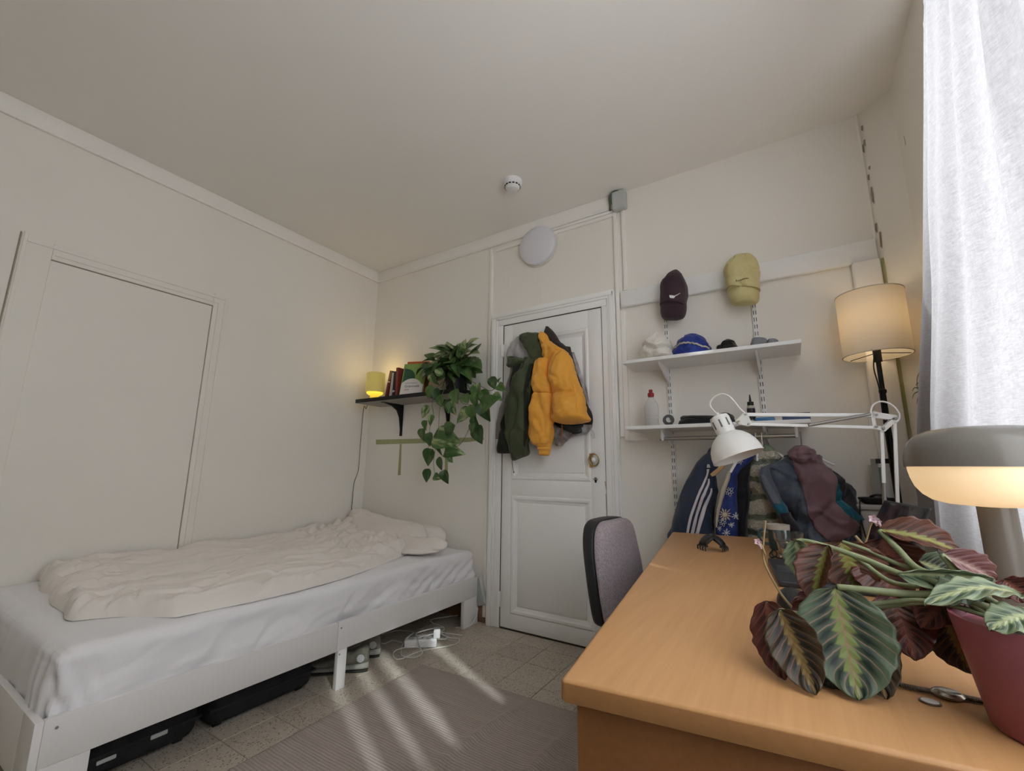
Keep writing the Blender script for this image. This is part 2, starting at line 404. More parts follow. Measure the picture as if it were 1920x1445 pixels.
# ---------------------------------------------------------------- blocked door in the left wall
bd = MB().box(XL-0.004, 0.49, 0, XL+0.001, 1.236, 2.02).struct('door_2', WALL)
def arch(y0, y1, z0, z1, name='architrave'):
    MB().rbox(XL-0.002, y0, z0, XL+0.010, y1, z1, 0.003).struct(name, WALL, 40, root=bd)
arch(0.375, 0.488, 0, 2.115); arch(1.237, 1.330, 0, 2.105); arch(0.488, 1.237, 2.021, 2.105)
for (y0,y1,z0,z1) in ((0.380,0.395,0,2.125), (1.300,1.318,0,2.092), (0.395,1.30,2.076,2.092), (1.262,1.272,0,2.05), (0.50,1.262,2.042,2.050)):
    arch(y0, y1, z0, z1, 'bead'); 
    ob = bd.children[-1]
    for v in ob.data.vertices: v.co.x += 0.005
c = MB()
c.box(XL+0.0005, 0.368, 1.40, XL+0.0022, 0.3735, 2.12); c.box(XL+0.0005, 0.489, 2.016, XL+0.0022, 1.236, 2.0205); c.box(XL+0.0005, 1.2335, 0.45, XL+0.0022, 1.2365, 2.018)
c.struct('crack', CRACK, root=bd)

# ---------------------------------------------------------------- the white panelled door
DL, DR, DT = -1.675, -0.937, 2.010
YD = YB-0.026                                      # face of stiles
dr = MB().box(DL, YB-0.012, 0.008, DR, YB-0.001, DT).struct('door_1', DOORM)
def dpart(name, x0, x1, z0, z1, y0=YD, mat=DOORM, r=0.003):
    return MB().rbox(x0, y0, z0, x1, YB-0.004, z1, r).struct(name, mat, 40, root=dr)
dpart('stile', DL, -1.600, 0.008, DT); dpart('stile', -1.030, DR, 0.008, DT)
dpart('rail', -1.601, -1.029, 1.895, DT); dpart('rail', -1.601, -1.029, 0.825, 0.925); dpart('rail', -1.601, -1.029, 0.008, 0.095)
for (z0, z1) in ((0.925, 1.895), (0.095, 0.825)):
    MB().rbox(-1.55, YB-0.019, z0+0.05, -1.08, YB-0.006, z1-0.05, 0.006).struct('panel', DOORM, 40, root=dr)
    mo = MB(); a, b = -1.600, -1.030
    prof = [(0.0, 0.024), (0.010, 0.031), (0.022, 0.029), (0.030, 0.020), (0.046, 0.013)]   # inset, height
    rings = []
    for (i, h) in prof: rings.append([(a+i, YB-h, z0+i), (b-i, YB-h, z0+i), (b-i, YB-h, z1-i), (a+i, YB-h, z1-i)])
    for k in range(len(rings)-1):
        mo.add(rings[k]+rings[k+1], [(j, (j+1) % 4, 4+(j+1) % 4, 4+j) for j in range(4)])
    mo.struct('moulding', DOORM, 25, root=dr)
for (x0,x1,z0,z1) in ((-1.782,DL-0.002,0,2.112), (DR+0.002,-0.85,0,2.112), (DL-0.002,DR+0.002,2.014,2.112)):
    side = x1-x0 < 0.2
    fo = MB()
    if side:
        s = -1 if x0 < -1.5 else 1; xi = x1 if s < 0 else x0; xo = x0 if s < 0 else x1
        for (f0, f1, th) in ((0.0,0.45,0.034), (0.45,0.62,0.041), (0.62,0.90,0.046), (0.90,1.0,0.036)):
            p, q = xi+(xo-xi)*f0, xi+(xo-xi)*f1; fo.rbox(min(p,q), YB-th, z0, max(p,q), YB, 2.0138+0.098*f0, 0.004)
    else:
        for (f0, f1, th) in ((0.0,0.45,0.034), (0.45,0.62,0.041), (0.62,0.90,0.046), (0.90,1.0,0.036)):
            e0 = 0.105*f1; fo.rbox(DL-0.105*f1+.002, YB-th, z0+(z1-z0)*f0, DR+0.085*f1-.002, YB, z0+(z1-z0)*f1, 0.004)
    fo.struct('door_frame', DOORM, 40, root=dr)
gapm = MB(); gapm.box(DL-0.0035, YB-0.030, 0.004, DL+0.0005, YB-0.002, DT+0.006); gapm.box(DR-0.0005, YB-0.030, 0.004, DR+0.0035, YB-0.002, DT+0.006); gapm.box(DL, YB-0.030, DT, DR, YB-0.002, DT+0.007); gapm.box(DL, YB-0.03, 0.0005, DR, YB-0.002, 0.009)
gapm.struct('door_gap', pm('gap_dark', (0.06,0.05,0.04), rough=0.9), root=dr)
for z in (1.823, 0.175):
    h = MB()
    for k in range(3): h.lathe([(0.007,-0.014),(0.007,0.014)], 12, loc=(DL-0.004, YB-0.044, z+0.030*(k-1)))
    h.box(DL-0.014, YB-0.047, z-0.045, DL+0.010, YB-0.036, z+0.045)
    h.struct('hinge', DOORM, 40, root=dr)
K = Matrix.Rotation(PI/2, 4, 'X')
kx, kz = -1.004, 1.055
h = MB().rbox(kx-0.034, YD-0.006, kz-0.045, kx-0.012, YD+0.002, kz+0.04, 0.003); h.lathe([(0.010,0.0),(0.010,0.02),(0.006,0.03)], 16, M=K, loc=(kx-0.022, YD, kz)); h.struct('latch_plate', BRASS, 40, root=dr)
h = MB().tube([Vector((kx+0.005+0.030*math.cos(t), YD-0.028-0.004*math.sin(t), kz+0.036*math.sin(t))) for t in [2*PI*k/24 for k in range(24)]], 0.0045, 8, closed=True); h.struct('ring_handle', BRASS, 180, root=dr)
h = MB().lathe([(0.0,-0.002),(0.024,0.0),(0.024,0.012),(0.014,0.022),(0.012,0.034),(0.0,0.036)], 24, M=K, loc=(kx+0.004, YD, kz)); h.struct('door_knob', WHITEP, 40, root=dr)
kz = 0.942
h = MB().lathe([(0.010,0),(0.010,0.004)], 16, M=K, loc=(kx+0.002, YD, kz)); h.rbox(kx-0.004, YD-0.003, kz-0.02, kx+0.008, YD+0.001, kz+0.001, 0.002); h.struct('keyhole', BLACKP, 40, root=dr)
MB().tube([(kx-0.012, YD-0.010, kz+0.002), (kx+0.02, YD-0.010, kz)], 0.003, 8).struct('key', STEEL, 40, root=dr)
st = MB()
for (x, z, w_, hh) in ((-0.9435,0.86,0.006,0.16), (-0.942,0.70,0.005,0.10), (-0.947,0.93,0.012,0.05)):
    st.add([(x,YD-0.0007,z),(x+w_,YD-0.0007,z),(x+w_,YD-0.0007,z-hh),(x+w_*.4,YD-0.0007,z-hh*.8)], [(0,1,2,3)])
st.struct('worn_paint', pm('worn_paint', (0.52,0.45,0.35), (0.66,0.60,0.50), scale=60, rough=0.8), root=dr)

# ---------------------------------------------------------------- cable trunking on the back wall
def trunk(x0, x1, z0, z1, name, label, d=0.016):
    return MB().rbox(x0, YB-d, z0, x1, YB, z1, 0.003).single(name, TRIMM, label, 'cable trunking')
trunk(-1.822, -1.797, 0.035, 2.655, 'cable_trunking', 'white cable trunking running up the wall left of the door frame')
trunk(-1.80, -0.845, 2.622, 2.645, 'cable_trunking', 'white horizontal cable trunking under the cornice, reaching the junction box')
trunk(-1.44, -0.845, 2.649, 2.668, 'cable_trunking', 'short upper horizontal cable trunking touching the cornice beside the round lamp')
trunk(-0.846, -0.820, 1.19, 2.655, 'cable_trunking', 'white vertical cable trunking hugging the right door frame below the junction box')
trunk(-0.792, -0.768, 2.096, 2.655, 'cable_trunking', 'white vertical cable trunking from the junction box down to the hat board')
t_ = MB().rbox(-0.818, YB-0.022, 1.175, -0.788, YB, 1.965, 0.003)
t_.prism([(-0.7885, YB-0.024, 1.215), (-0.74, YB-0.024, 1.185), (-0.69, YB-0.024, 1.176), (-0.69, YB-0.024, 1.168), (-0.8175, YB-0.024, 1.168), (-0.8175, YB-0.024, 1.174), (-0.7885, YB-0.024, 1.174)], (0, 0.021, 0))
t_.single('wall_batten', TRIMM, 'white wooden batten with a flared foot beside the lower shelf', 'batten')
t_ = thing('junction_box', 'grey plastic junction box at the ceiling above the door', 'junction box', (-0.79, YB-0.03, 2.64))
MB().rbox(-0.838, YB-0.055, 2.642, -0.748, YB-0.001, 2.770, 0.012, 3).part('cover', GREYP, t_)
cb = MB().tube(spl([(-0.81,YB-0.03,2.765),(-0.84,YB-0.035,2.772),(-0.858,YB-0.035,2.75),(-0.856,YB-0.03,2.70),(-0.858,YB-0.028,2.66)], 16), 0.006, 8); cb.tube(spl([(-0.79,YB-0.045,2.770),(-0.82,YB-0.05,2.773),(-0.845,YB-0.045,2.755),(-0.848,YB-0.03,2.70)], 12), 0.005, 8)
cb.part('cable', pm('dark_cable', (0.10,0.12,0.10), rough=0.6), t_)

# boxed pipe in the corner, and hat board
MB().rbox(0.326, YB-0.045, 0, 0.432, YB, 1.985, 0.010, 3).struct('trim_4', TRIMM, 40)
GREEN = pm('green_mould_paint', (0.36,0.38,0.16), (0.50,0.50,0.30), scale=9, rough=0.8, world=True)
MB().prism([(0.4335,YB-0.004,0.9),(0.449,2.5325,0.9),(0.446,2.529,0.9),(0.4325,YB-0.008,0.9)], (0,0,1.09)).struct('green_stain', GREEN, root=wb)
MB().rbox(-0.813, YB-0.028, 1.983, 0.430, YB, 2.092, 0.008, 3).single('hat_board', pm('board_paint', (0.82,0.82,0.81), rough=0.4, bump=0.04, bscale=20, world=True), 'long white wooden board fixed along the wall behind the two caps', 'wall board')
# ================================================================ round wall lamp, smoke detector
t_ = thing('wall_lamp', 'round flat opal white lamp on the wall above the door, off', 'lamp', (-1.395, YB-0.02, 2.417))
MB().lathe([(0.0,0.0),(0.150,0.0),(0.150,0.012),(0.0,0.012)], 48, M=Matrix.Rotation(PI/2,4,'X'), loc=(-1.397,YB-0.0005,2.560), cap0=False, cap1=False).part('mount', pm('lamp_mount', (0.72,0.68,0.60), rough=0.5), t_)
MB().lathe([(0.140,0.010),(0.144,0.018),(0.142,0.045),(0.132,0.055),(0.08,0.061),(0.0,0.063)], 56, M=Matrix.Rotation(PI/2,4,'X'), loc=(-1.397,YB,2.560)).part('diffuser', pm('opal_glass', (0.74,0.74,0.78), rough=0.35), t_)
p = atz(961, 340, ZC)
t_ = thing('smoke_detector', 'small white round smoke detector on the ceiling', 'smoke detector', (p.x, p.y, ZC-0.06))
MB().lathe([(0.060,0),(0.060,-0.012),(0.056,-0.03),(0.050,-0.036)], 40, loc=(p.x,p.y,ZC)).part('base', WHITEP, t_)
MB().lathe([(0.049,-0.034),(0.046,-0.046),(0.034,-0.058),(0.0,-0.061)], 40, loc=(p.x,p.y,ZC)).part('cap', WHITEP, t_)
for k in range(14):
    a = 2*PI*k/14; M = Matrix.Translation((p.x,p.y,ZC-0.039)) @ Matrix.Rotation(a,4,'Z')
    MB().box(0.044,-0.007,-0.004,0.0505,0.007,0.003,M=M).part('vent', BLACKP, t_)

# ================================================================ black shelf with lamp, books, pothos, tape
BLK = pm('black_shelf', (0.012,0.012,0.013), rough=0.45, spec=0.3)
SZ0, SZ1 = 1.506, 1.536
UND = pm('shelf_underside', (0.33,0.31,0.28), rough=0.6)
t_ = thing('wall_shelf', 'black wooden shelf on two brackets in the corner beside the door', 'shelf', (-2.40, YB, SZ0))
MB().rbox(-2.955, 2.285, SZ0, -1.875, YB-0.001, SZ1, 0.002).part('board', BLK, t_)
MB().box(-2.952, 2.289, SZ0-0.0012, -1.878, YB-0.002, SZ0+0.001).part('underside', UND, t_, label='pale unpainted underside')
for x in (-2.690, -2.188):
    b = MB(); b.box(x-0.013, YB-0.006, 1.25, x+0.013, YB, SZ0)
    b.box(x-0.013, 2.33, SZ0-0.006, x+0.013, YB, SZ0-0.0013)
    b.prism([(x-0.006,YB-0.004,1.26),(x-0.006,YB-0.03,1.40),(x-0.006,YB-0.06,1.455),(x-0.006,YB-0.12,1.485),(x-0.006,2.335,SZ0-0.003),(x-0.006,YB-0.004,SZ0-0.003)], (0.012,0,0))
    b.part('bracket', BLK, t_)
# little yellow lamp
YG = pm('yellow_lamp_shade', (0.60,0.52,0.17), rough=0.35, emit=(1.0,0.72,0.16), es=0.12)
lx, ly = -2.835, 2.375
t_ = thing('table_lamp', 'small yellow cylinder table lamp, lit, at the corner end of the black shelf', 'lamp', (lx, ly, SZ1))
MB().lathe([(0.030,0),(0.030,0.012),(0.026,0.016)], 32, loc=(lx,ly,SZ1)).part('base', pm('yellow_base', (0.62,0.50,0.08), rough=0.4), t_)
MB().lathe([(0.026,0.012),(0.036,0.018),(0.038,0.045),(0.0,0.045)], 32, loc=(lx,ly,SZ1)).part('diffuser', pm('yellow_glow', (0.8,0.6,0.1), emit=(1.0,0.66,0.05), es=0.5), t_)
MB().lathe([(0.073,0.062),(0.075,0.064),(0.075,0.215),(0.070,0.221),(0.066,0.215),(0.066,0.062)], 48, loc=(lx,ly,SZ1), closed=True).part('shade', YG, t_)
MB().lathe([(0.050,0.040),(0.0645,0.050),(0.0645,0.060),(0.0,0.060)], 32, loc=(lx,ly,SZ1), cap1=False).part('glow_ring', pm('yellow_glow2', (0.9,0.7,0.1), emit=(1.0,0.70,0.06), es=0.8), t_)
for (dz, e) in ((0.25, 0.55), (0.05, 0.10)):
    pl = bpy.data.lights.new('lamp_bulb', 'POINT'); pl.energy = e; pl.color = (1.0,0.72,0.25); pl.shadow_soft_size = 0.03
    po = bpy.data.objects.new('lamp_bulb', pl); COL.objects.link(po); po.location = (lx, ly, SZ1+dz) if dz > .1 else (lx, ly-0.0, SZ1+0.03); setpar(po, t_)
cord = [(lx-0.03,2.44,SZ1+0.004),(lx-0.10,2.44,SZ1+0.004),(-2.965,2.43,SZ1),(-2.985,2.42,1.48)] + [tuple(atx(*q, -3.07)) for q in ((682,765),(676,830),(672,880),(664,905),(661,935),(660,965))]
cord += [(-3.07,2.50,0.40),(-3.06,2.49,0.25)]
MB().tube(spl(cord, 60), 0.0026, 6).single('lamp_cord', pm('cord_grey', (0.09,0.085,0.08), rough=0.6), 'thin dark cord falling from the black shelf into the bed corner', 'cord')

# books: cr gives crop pixels of the close view
def book(name, x, w, h, d, tilt, y, col, label, spine=None, extra=None, yaw=0.0):
    t = thing(name, label, 'book', (x, y, SZ1), 0, 'books on the black shelf')
    M = Matrix.Translation((x, y, SZ1)) @ Matrix.Rotation(yaw,4,'Z') @ Matrix.Rotation(tilt,4,'Y')
    cv = pm('cover_'+label[:24], col, rough=0.45)
    c = MB(); c.rbox(0,0,0,w,0.003,h,0.001,M=M); c.box(0,0.0031,0,0.0018,d,h,M=M); c.box(w-0.0018,0.0031,0,w,d,h,M=M); cvo = c.part('cover', cv, t)
    MB().box(0.0018,0.003,0.002,w-0.0018,d-0.003,h-0.003,M=M).part('pages', pm('pages', (0.72,0.66,0.54), rough=0.8), t)
    if spine:
        for (z0, z1, sc) in spine: MB().box(0.0012,-0.0006,z0*h,w-0.0012,0.001,z1*h,M=M).part('spine_print', pm('print_%.2f_%.2f_%.2f' % sc, sc, rough=0.5), cvo)
    return t, M
by = 2.315
book('book', -2.648, 0.030, 0.212, 0.13, 0.20, by, (0.16,0.022,0.02), 'dark red book with tan top, first after the yellow lamp', [(0.66,0.99,(0.30,0.17,0.06)), (0.55,0.61,(0.6,0.5,0.42))])
book('book', -2.598, 0.022, 0.190, 0.13, 0.10, by, (0.62,0.56,0.48), 'cream spined book between the dark red book and the black book', [(0.1,0.9,(0.55,0.47,0.40))])
book('book', -2.566, 0.026, 0.196, 0.13, 0.03, by, (0.018,0.018,0.02), 'black book with a pale blue label, beside the red book', [(0.16,0.24,(0.45,0.55,0.60))])
book('book', -2.532, 0.024, 0.222, 0.14, -0.02, by, (0.20,0.035,0.025), 'maroon book leaning against the tall orange book', [(0.04,0.97,(0.24,0.045,0.03))])
def flat_book(name, x0, y0, z0, w, h, th, lean, roll, yaw, col, label):
    t = thing(name, label, 'book', (x0, y0, SZ1), 0, 'books on the black shelf')
    M = Matrix.Translation((x0, y0, z0)) @ Matrix.Rotation(yaw,4,'Z') @ Matrix.Rotation(lean,4,'X') @ Matrix.Rotation(roll,4,'Y')
    c = MB(); c.box(0,0,0,w,0.0015,h,M=M); c.box(0,th-0.0015,0,w,th,h,M=M); c.box(0,0,0,0.0015,th,h,M=M)
    c.part('cover', pm('cover_'+label[:22], col, rough=0.4), t)
    MB().box(0.0015,0.0015,0.002,w-0.002,th-0.0015,h-0.002,M=M).part('pages', pm('pages', (0.72,0.66,0.54), rough=0.8), t)
    return [o for o in COL.objects if o.parent == t][0], M
flat_book('book', -2.505, 2.375, SZ1+0.001, 0.190, 0.285, 0.020, -0.10, 0.02, 0.30, (0.52,0.115,0.03), 'tall orange book standing behind the green grammar book')
gt, GM = flat_book('book', -2.478, 2.305, SZ1+0.001, 0.188, 0.262, 0.016, -0.24, 0.0, 0.32, (0.235,0.36,0.09), 'green and white grammar book propped face out beside the pothos')
def gp(x, z, y=-0.0008): return GM @ Vector((x, y, z))
def gshape(name, pts, col, y=-0.0008):
    MB().prism([gp(a, b, y) for a, b in pts], GM.to_3x3() @ Vector((0, 0.0009, 0))).part(name, pm('print_'+name, col, rough=0.4), gt)
circ = lambda cx, cz, r, a0, a1, n=20: [(cx+r*math.cos(a0+(a1-a0)*k/n), cz+r*math.sin(a0+(a1-a0)*k/n)) for k in range(n+1)]
gshape('dark_green_disc', [(0.010,0.10),(0.10,0.10)]+circ(0.03,0.14,0.078,-0.2,1.3)+[(0.010,0.225)], (0.03,0.09,0.045), -0.0006)
gshape('light_green_arc', [(0.150,0.259),(0.187,0.259),(0.187,0.13),(0.150,0.20)], (0.42,0.50,0.32), -0.0007)
gshape('white_disc', [(0.004,0.003),(0.185,0.003),(0.185,0.085)]+circ(0.085,0.035,0.100,0.55,2.55)+[(0.004,0.09)], (0.74,0.72,0.68), -0.0010)
TM = GM @ Matrix.Translation((0.034,-0.0013,0.062)) @ Matrix.Rotation(PI/2,4,'X')
DK = pm('print_dark', (0.05,0.055,0.08), rough=0.5)
txt('title', 'Grammatik', 0.027, TM, DK, gt)
txt('subtitle', 'aktiv', 0.022, GM @ Matrix.Translation((0.036,-0.0013,0.036)) @ Matrix.Rotation(PI/2,4,'X'), pm('print_pink', (0.50,0.16,0.16), rough=0.5), gt)
txt('small_print', 'Deutsch als Fremdsprache', 0.0095, GM @ Matrix.Translation((0.034,-0.0013,0.094)) @ Matrix.Rotation(PI/2,4,'X'), DK, gt)

# masking tape on the wall
TAPE = pm('green_tape', (0.36,0.38,0.19), (0.40,0.42,0.22), scale=30, rough=0.7)
def tape(pts, label):
    MB().prism([aty(*q, YB-0.0006) for q in pts], (0,-0.0008,0)).single('masking_tape', TAPE, label, 'tape', 'green tape outline under the shelf')
c5 = crop(640, 620, 0.2077)
tape([c5(313,982), c5(1200,962), c5(1290,965), c5(1285,985), c5(1150,1003), c5(313,1026)], 'long horizontal strip of green masking tape on the wall below the shelf')
tape([c5(528,1022), c5(545,1022), c5(535,1302), c5(510,1302)], 'short vertical strip of green masking tape hanging near the bed corner')
tape([c5(940,1015), c5(960,1015), c5(962,1325), c5(932,1325)], 'short vertical strip of green masking tape behind the trailing pothos vines')

# ---------------------------------------------------------------- pothos
def leafmat(name, c1, c2, edge, rough=0.35):
    m, nt, b = newmat(name); tc = nd(nt, 'ShaderNodeTexCoord'); oi = nd(nt, 'ShaderNodeObjectInfo')
    add = nd(nt, 'ShaderNodeVectorMath', operation='ADD'); nt.links.new(tc.outputs['Object'], add.inputs[0])
    cmb = nd(nt, 'ShaderNodeCombineXYZ'); 
    k = mth(nt, 'MULTIPLY', oi.outputs['Random'], 9.0)
    for i in range(3): nt.links.new(k, cmb.inputs[i])
    nt.links.new(cmb.outputs[0], add.inputs[1])
    mp = nd(nt, 'ShaderNodeMapping'); mp.inputs['Scale'].default_value = (26, 9, 9); nt.links.new(add.outputs[0], mp.inputs[0])
    n = nd(nt, 'ShaderNodeTexNoise', Scale=1.6, Detail=3.0); nt.links.new(mp.outputs[0], n.inputs['Vector'])
    r = nd(nt, 'ShaderNodeValToRGB'); r.color_ramp.elements[0].position = 0.47; r.color_ramp.elements[1].position = 0.60
    r.color_ramp.elements[0].color = (0,0,0,1); r.color_ramp.elements[1].color = (1,1,1,1); nt.links.new(n.outputs['Fac'], r.inputs[0])
    base = mixc(nt, oi.outputs['Random'], c1, c2)
    vz = mth(nt, 'MULTIPLY', r.outputs[0], edge)
    c = mixc(nt, vz, base, (0.36,0.42,0.20)); nt.links.new(c, b.inputs['Base Color']); b.inputs['Roughness'].default_value = rough
    b.inputs['Specular IOR Level'].default_value = 0.35
    return m
PG = leafmat('pothos_leaf', (0.020,0.055,0.014), (0.060,0.130,0.028), 0.15); PV = leafmat('pothos_leaf_variegated', (0.045,0.105,0.025), (0.10,0.18,0.06), 0.95)
PSTEM = pm('pothos_vine', (0.13,0.16,0.06), rough=0.6)
def pothos_leaf(name, curl, fold, mat):
    mb = MB(); nu, nv = 9, 12
    def f(u, v):
        s = 2*u-1; w = 0.47*(math.sin(PI*min(1, v**0.62))**0.85)*(1-0.12*v)
        notch = -0.12*abs(s)**1.6*max(0, 1-v*3.2)
        x = s*w; y = v + notch; z = fold*abs(s)*w*0.9 - curl*v*v
        return Vector((x, y*math.cos(curl*0.4), z))
    mb.grid(f, nu, nv); mb.v = [tuple(Vector(p)*0.085) for p in mb.v]; return mb.mesh(name, mat, 180)
PL = [pothos_leaf('leaf', c, fo, m) for (c, fo) in ((0.25,0.35),(0.5,0.6),(0.1,0.2)) for m in (PG, PV)]
pot = aty(*c5(1040,470), 2.40); PX, PY = pot.x-0.01, 2.40
pr = thing('potted_pothos', 'trailing variegated pothos in a black pot on the black shelf', 'potted plant', (PX, PY, SZ1))
MB().lathe([(0.062,0),(0.064,0.004),(0.078,0.125),(0.080,0.128),(0.074,0.128),(0.070,0.11),(0.0,0.108)], 40, loc=(PX,PY,SZ1)).part('pot', pm('black_pot', (0.014,0.014,0.015), rough=0.5), pr)
MB().lathe([(0.0,0.105),(0.069,0.112),(0.0,0.116)], 24, loc=(PX,PY,SZ1), cap0=False, cap1=False).part('soil', pm('soil', (0.03,0.02,0.012), rough=0.95, bump=0.6, bscale=200), pr)
def pleaf(p, ddir, nrm, size, var=None):
    t = Vector(ddir).normalized(); n = Vector(nrm); n = (n-t*n.dot(t)).normalized(); x = t.cross(n)
    k = random.randrange(3)*2 + (1 if (random.random() < 0.5 if var is None else var) else 0)
    o = bpy.data.objects.new('leaf', PL[k]); COL.objects.link(o)
    M = Matrix((x, t, n)).transposed(); sc = size/0.085
    o.matrix_basis = Matrix.Translation(p) @ M.to_4x4() @ Matrix.Diagonal((sc*random.uniform(.85,1.05), sc, sc, 1))
    setpar(o, pr); return o
random.seed(21)
crown_c = Vector((PX+0.01, PY-0.02, SZ1+0.135))
# bushy top
vm = MB()
for k in range(96):
    a = random.uniform(0, 2*PI); el = random.uniform(-0.15, 1.25)
    rr = random.uniform(0.06, 0.225)
    d = Vector((math.cos(a)*math.cos(el)*1.15, math.sin(a)*math.cos(el)*0.62, math.sin(el)*0.85))
    p = crown_c + d*rr
    if p.y > YB-0.07: p.y = YB-0.07
    if p.z < SZ1+0.02 and p.y > 2.28: p.z = SZ1+0.05
    nrm = Vector((d.x*0.5, -0.75, 0.6+0.3*d.z)); ddir = Vector((d.x+random.uniform(-.5,.5), d.y*.4-0.25, d.z*0.7-0.45+random.uniform(-.3,.5)))
    if p.y > 2.46: ddir.y = -0.3
    pleaf(p, ddir, nrm, random.uniform(0.085, 0.135), var=(el > 0.35 and random.random() < 0.75))
    if k % 2 == 0: vm.tube(spl([crown_c+Vector((random.uniform(-.03,.03),random.uniform(-.03,.03),-0.03)), crown_c+d*rr*0.55+Vector((0,0,0.03)), p], 8), 0.0022, 6)
vm.part('petiole', PSTEM, pr, 180, kind='stuff')
def vine(pts, leaves, y0=2.265):
    w = [aty(*c5(*q[:2]), q[2] if len(q) > 2 else y0) for q in pts]
    MB().tube(spl(w, 40), [0.0028-0.0012*k/39 for k in range(40)], 6).part('vine', PSTEM, pr, 180)
    for (cx, cy, dx, dy, sz) in leaves:
        p = aty(*c5(cx, cy), y0-0.01+random.uniform(-.012,.012))
        pleaf(p - Vector((dx,0,-dy)).normalized()*sz*0.5, (dx, random.uniform(-.35,.1), -dy), (random.uniform(-.3,.3), -1, random.uniform(0.1,0.5)), sz, var=random.random() < 0.3)
vine([(960,440,2.36),(880,500,2.27),(822,640),(832,760),(800,880),(790,1000),(782,1080)], [(760,740,-.6,1,.095),(815,812,-.2,.5,.07),(752,862,-.5,1,.075),(735,945,-.1,1,.085),(800,985,.2,1,.09),(800,560,-.3,1,.09),(870,590,.3,1,.10),(820,390,.1,1,.12)])
vine([(980,450,2.36),(915,560,2.262),(885,740),(876,920),(850,1060),(832,1190),(845,1300)], [(965,915,-.5,.4,.12),(945,975,1,.12,.19),(885,1060,-.1,1,.10),(795,1150,-.45,1,.11),(893,1205,.25,1,.085),(778,1312,-.2,1,.085),(868,1322,.8,.25,.06),(937,1325,.2,1,.085),(985,690,.1,1,.10),(905,640,.5,1,.09)], 2.262)
vine([(1130,470,2.36),(1175,570,2.262),(1188,740),(1160,860),(1110,970),(1060,1035),(1010,1062)], [(1075,782,-1,.12,.135),(1178,745,.3,1,.10),(1215,835,.3,1,.085),(1248,945,.35,1,.115),(1010,1088,1,-.1,.125),(985,1158,.7,.7,.06),(1190,880,.1,1,.07),(1110,720,-.6,.3,.06)], 2.26)
vine([(1160,450,2.34),(1260,500,2.265),(1340,540),(1400,510),(1430,470)], [(1450,515,1,.6,.065),(1355,645,1,-.5,.155),(1295,735,.3,1,.115),(1370,475,.3,1,.08),(1240,560,.1,1,.11),(1300,600,.5,.8,.10),(1210,640,-.2,1,.10),(1425,440,.2,-1,.035),(1410,600,.9,.5,.07)], 2.255)
vine([(1000,430,2.36),(1040,560,2.262),(1090,650),(1150,662)], [(1040,600,.4,1,.10),(1000,700,.2,1,.09),(1135,620,.6,.6,.08),(900,420,-.8,.6,.08),(880,370,-.5,-.3,.07),(830,440,.3,1,.085)], 2.258)
# ================================================================ bed
BW = pm('bed_white', (0.76,0.75,0.735), rough=0.42, spec=0.4)
BX0, BX1, BY0, BY1 = XL+0.018, -1.845, 0.452, 2.515
bed = thing('bed_frame', 'low white bed frame with straight plank sides along the wall', 'bed', ((BX0+BX1)/2, (BY0+BY1)/2, 0))
t2 = 0.02
MB().rbox(BX1-t2, BY0+0.02, 0.165, BX1, 1.430, 0.288, 0.0015).part('side_rail', BW, bed)
MB().rbox(BX1-t2, 1.432, 0.167, BX1+0.001, BY1-0.001, 0.289, 0.0015).part('side_rail', BW, bed)
MB().rbox(BX0, BY0+0.02, 0.165, BX0+t2, BY1-0.001, 0.288, 0.0015).part('side_rail', BW, bed)
MB().rbox(BX0, BY0, 0.110, BX1-0.12, BY0+t2-0.0005, 0.288, 0.0015).part('foot_board', BW, bed)
MB().rbox(BX1-0.1195, BY0, 0.0, BX1, BY0+t2-0.0005, 0.288, 0.0015).part('leg', BW, bed)
MB().rbox(BX0+t2, BY1-t2, 0.165, BX1-t2, BY1, 0.288, 0.0015).part('head_board', BW, bed)
MB().rbox(BX1-0.022, BY0+0.0205, 0.0, BX1, 0.586, 0.1645, 0.0015).part('leg', BW, bed)
MB().rbox(BX0, BY0, 0.0, BX1-0.004, BY0+0.0195, 0.0995, 0.0015).part('foot_panel', BW, bed) if False else None
for (y0, y1, ext) in ((1.440, 1.488, 0.001), (2.365, BY1-0.001, 0.001)):
    MB().rbox(BX1-0.022, y0, 0.0, BX1+ext, y1, 0.1665, 0.0015).part('leg', BW, bed)
for y in (BY0, 1.44, 2.365): MB().rbox(BX0, y+0.021, 0.0, BX0+0.0195, y+0.10, 0.1645, 0.0015).part('leg', BW, bed)
MB().box(-2.48, 0.48, 0.19, -2.42, 2.49, 0.215).part('mid_beam', BW, bed)
for k in range(13): y = 0.55+k*0.15; MB().rbox(BX0+t2, y, 0.2155, BX1-t2, y+0.06, 0.232, 0.002).part('slat', pm('pine', (0.60,0.47,0.32), rough=0.6), bed)
for (y, z) in ((1.447,0.262),(1.447,0.150),(0.50,0.26)): MB().lathe([(0.004,0),(0.004,0.0015)], 10, M=Matrix.Rotation(PI/2,4,'Y'), loc=(BX1+0.0005,y,z)).part('screw', pm('screw_dark', (0.2,0.2,0.2), rough=0.5), bed)

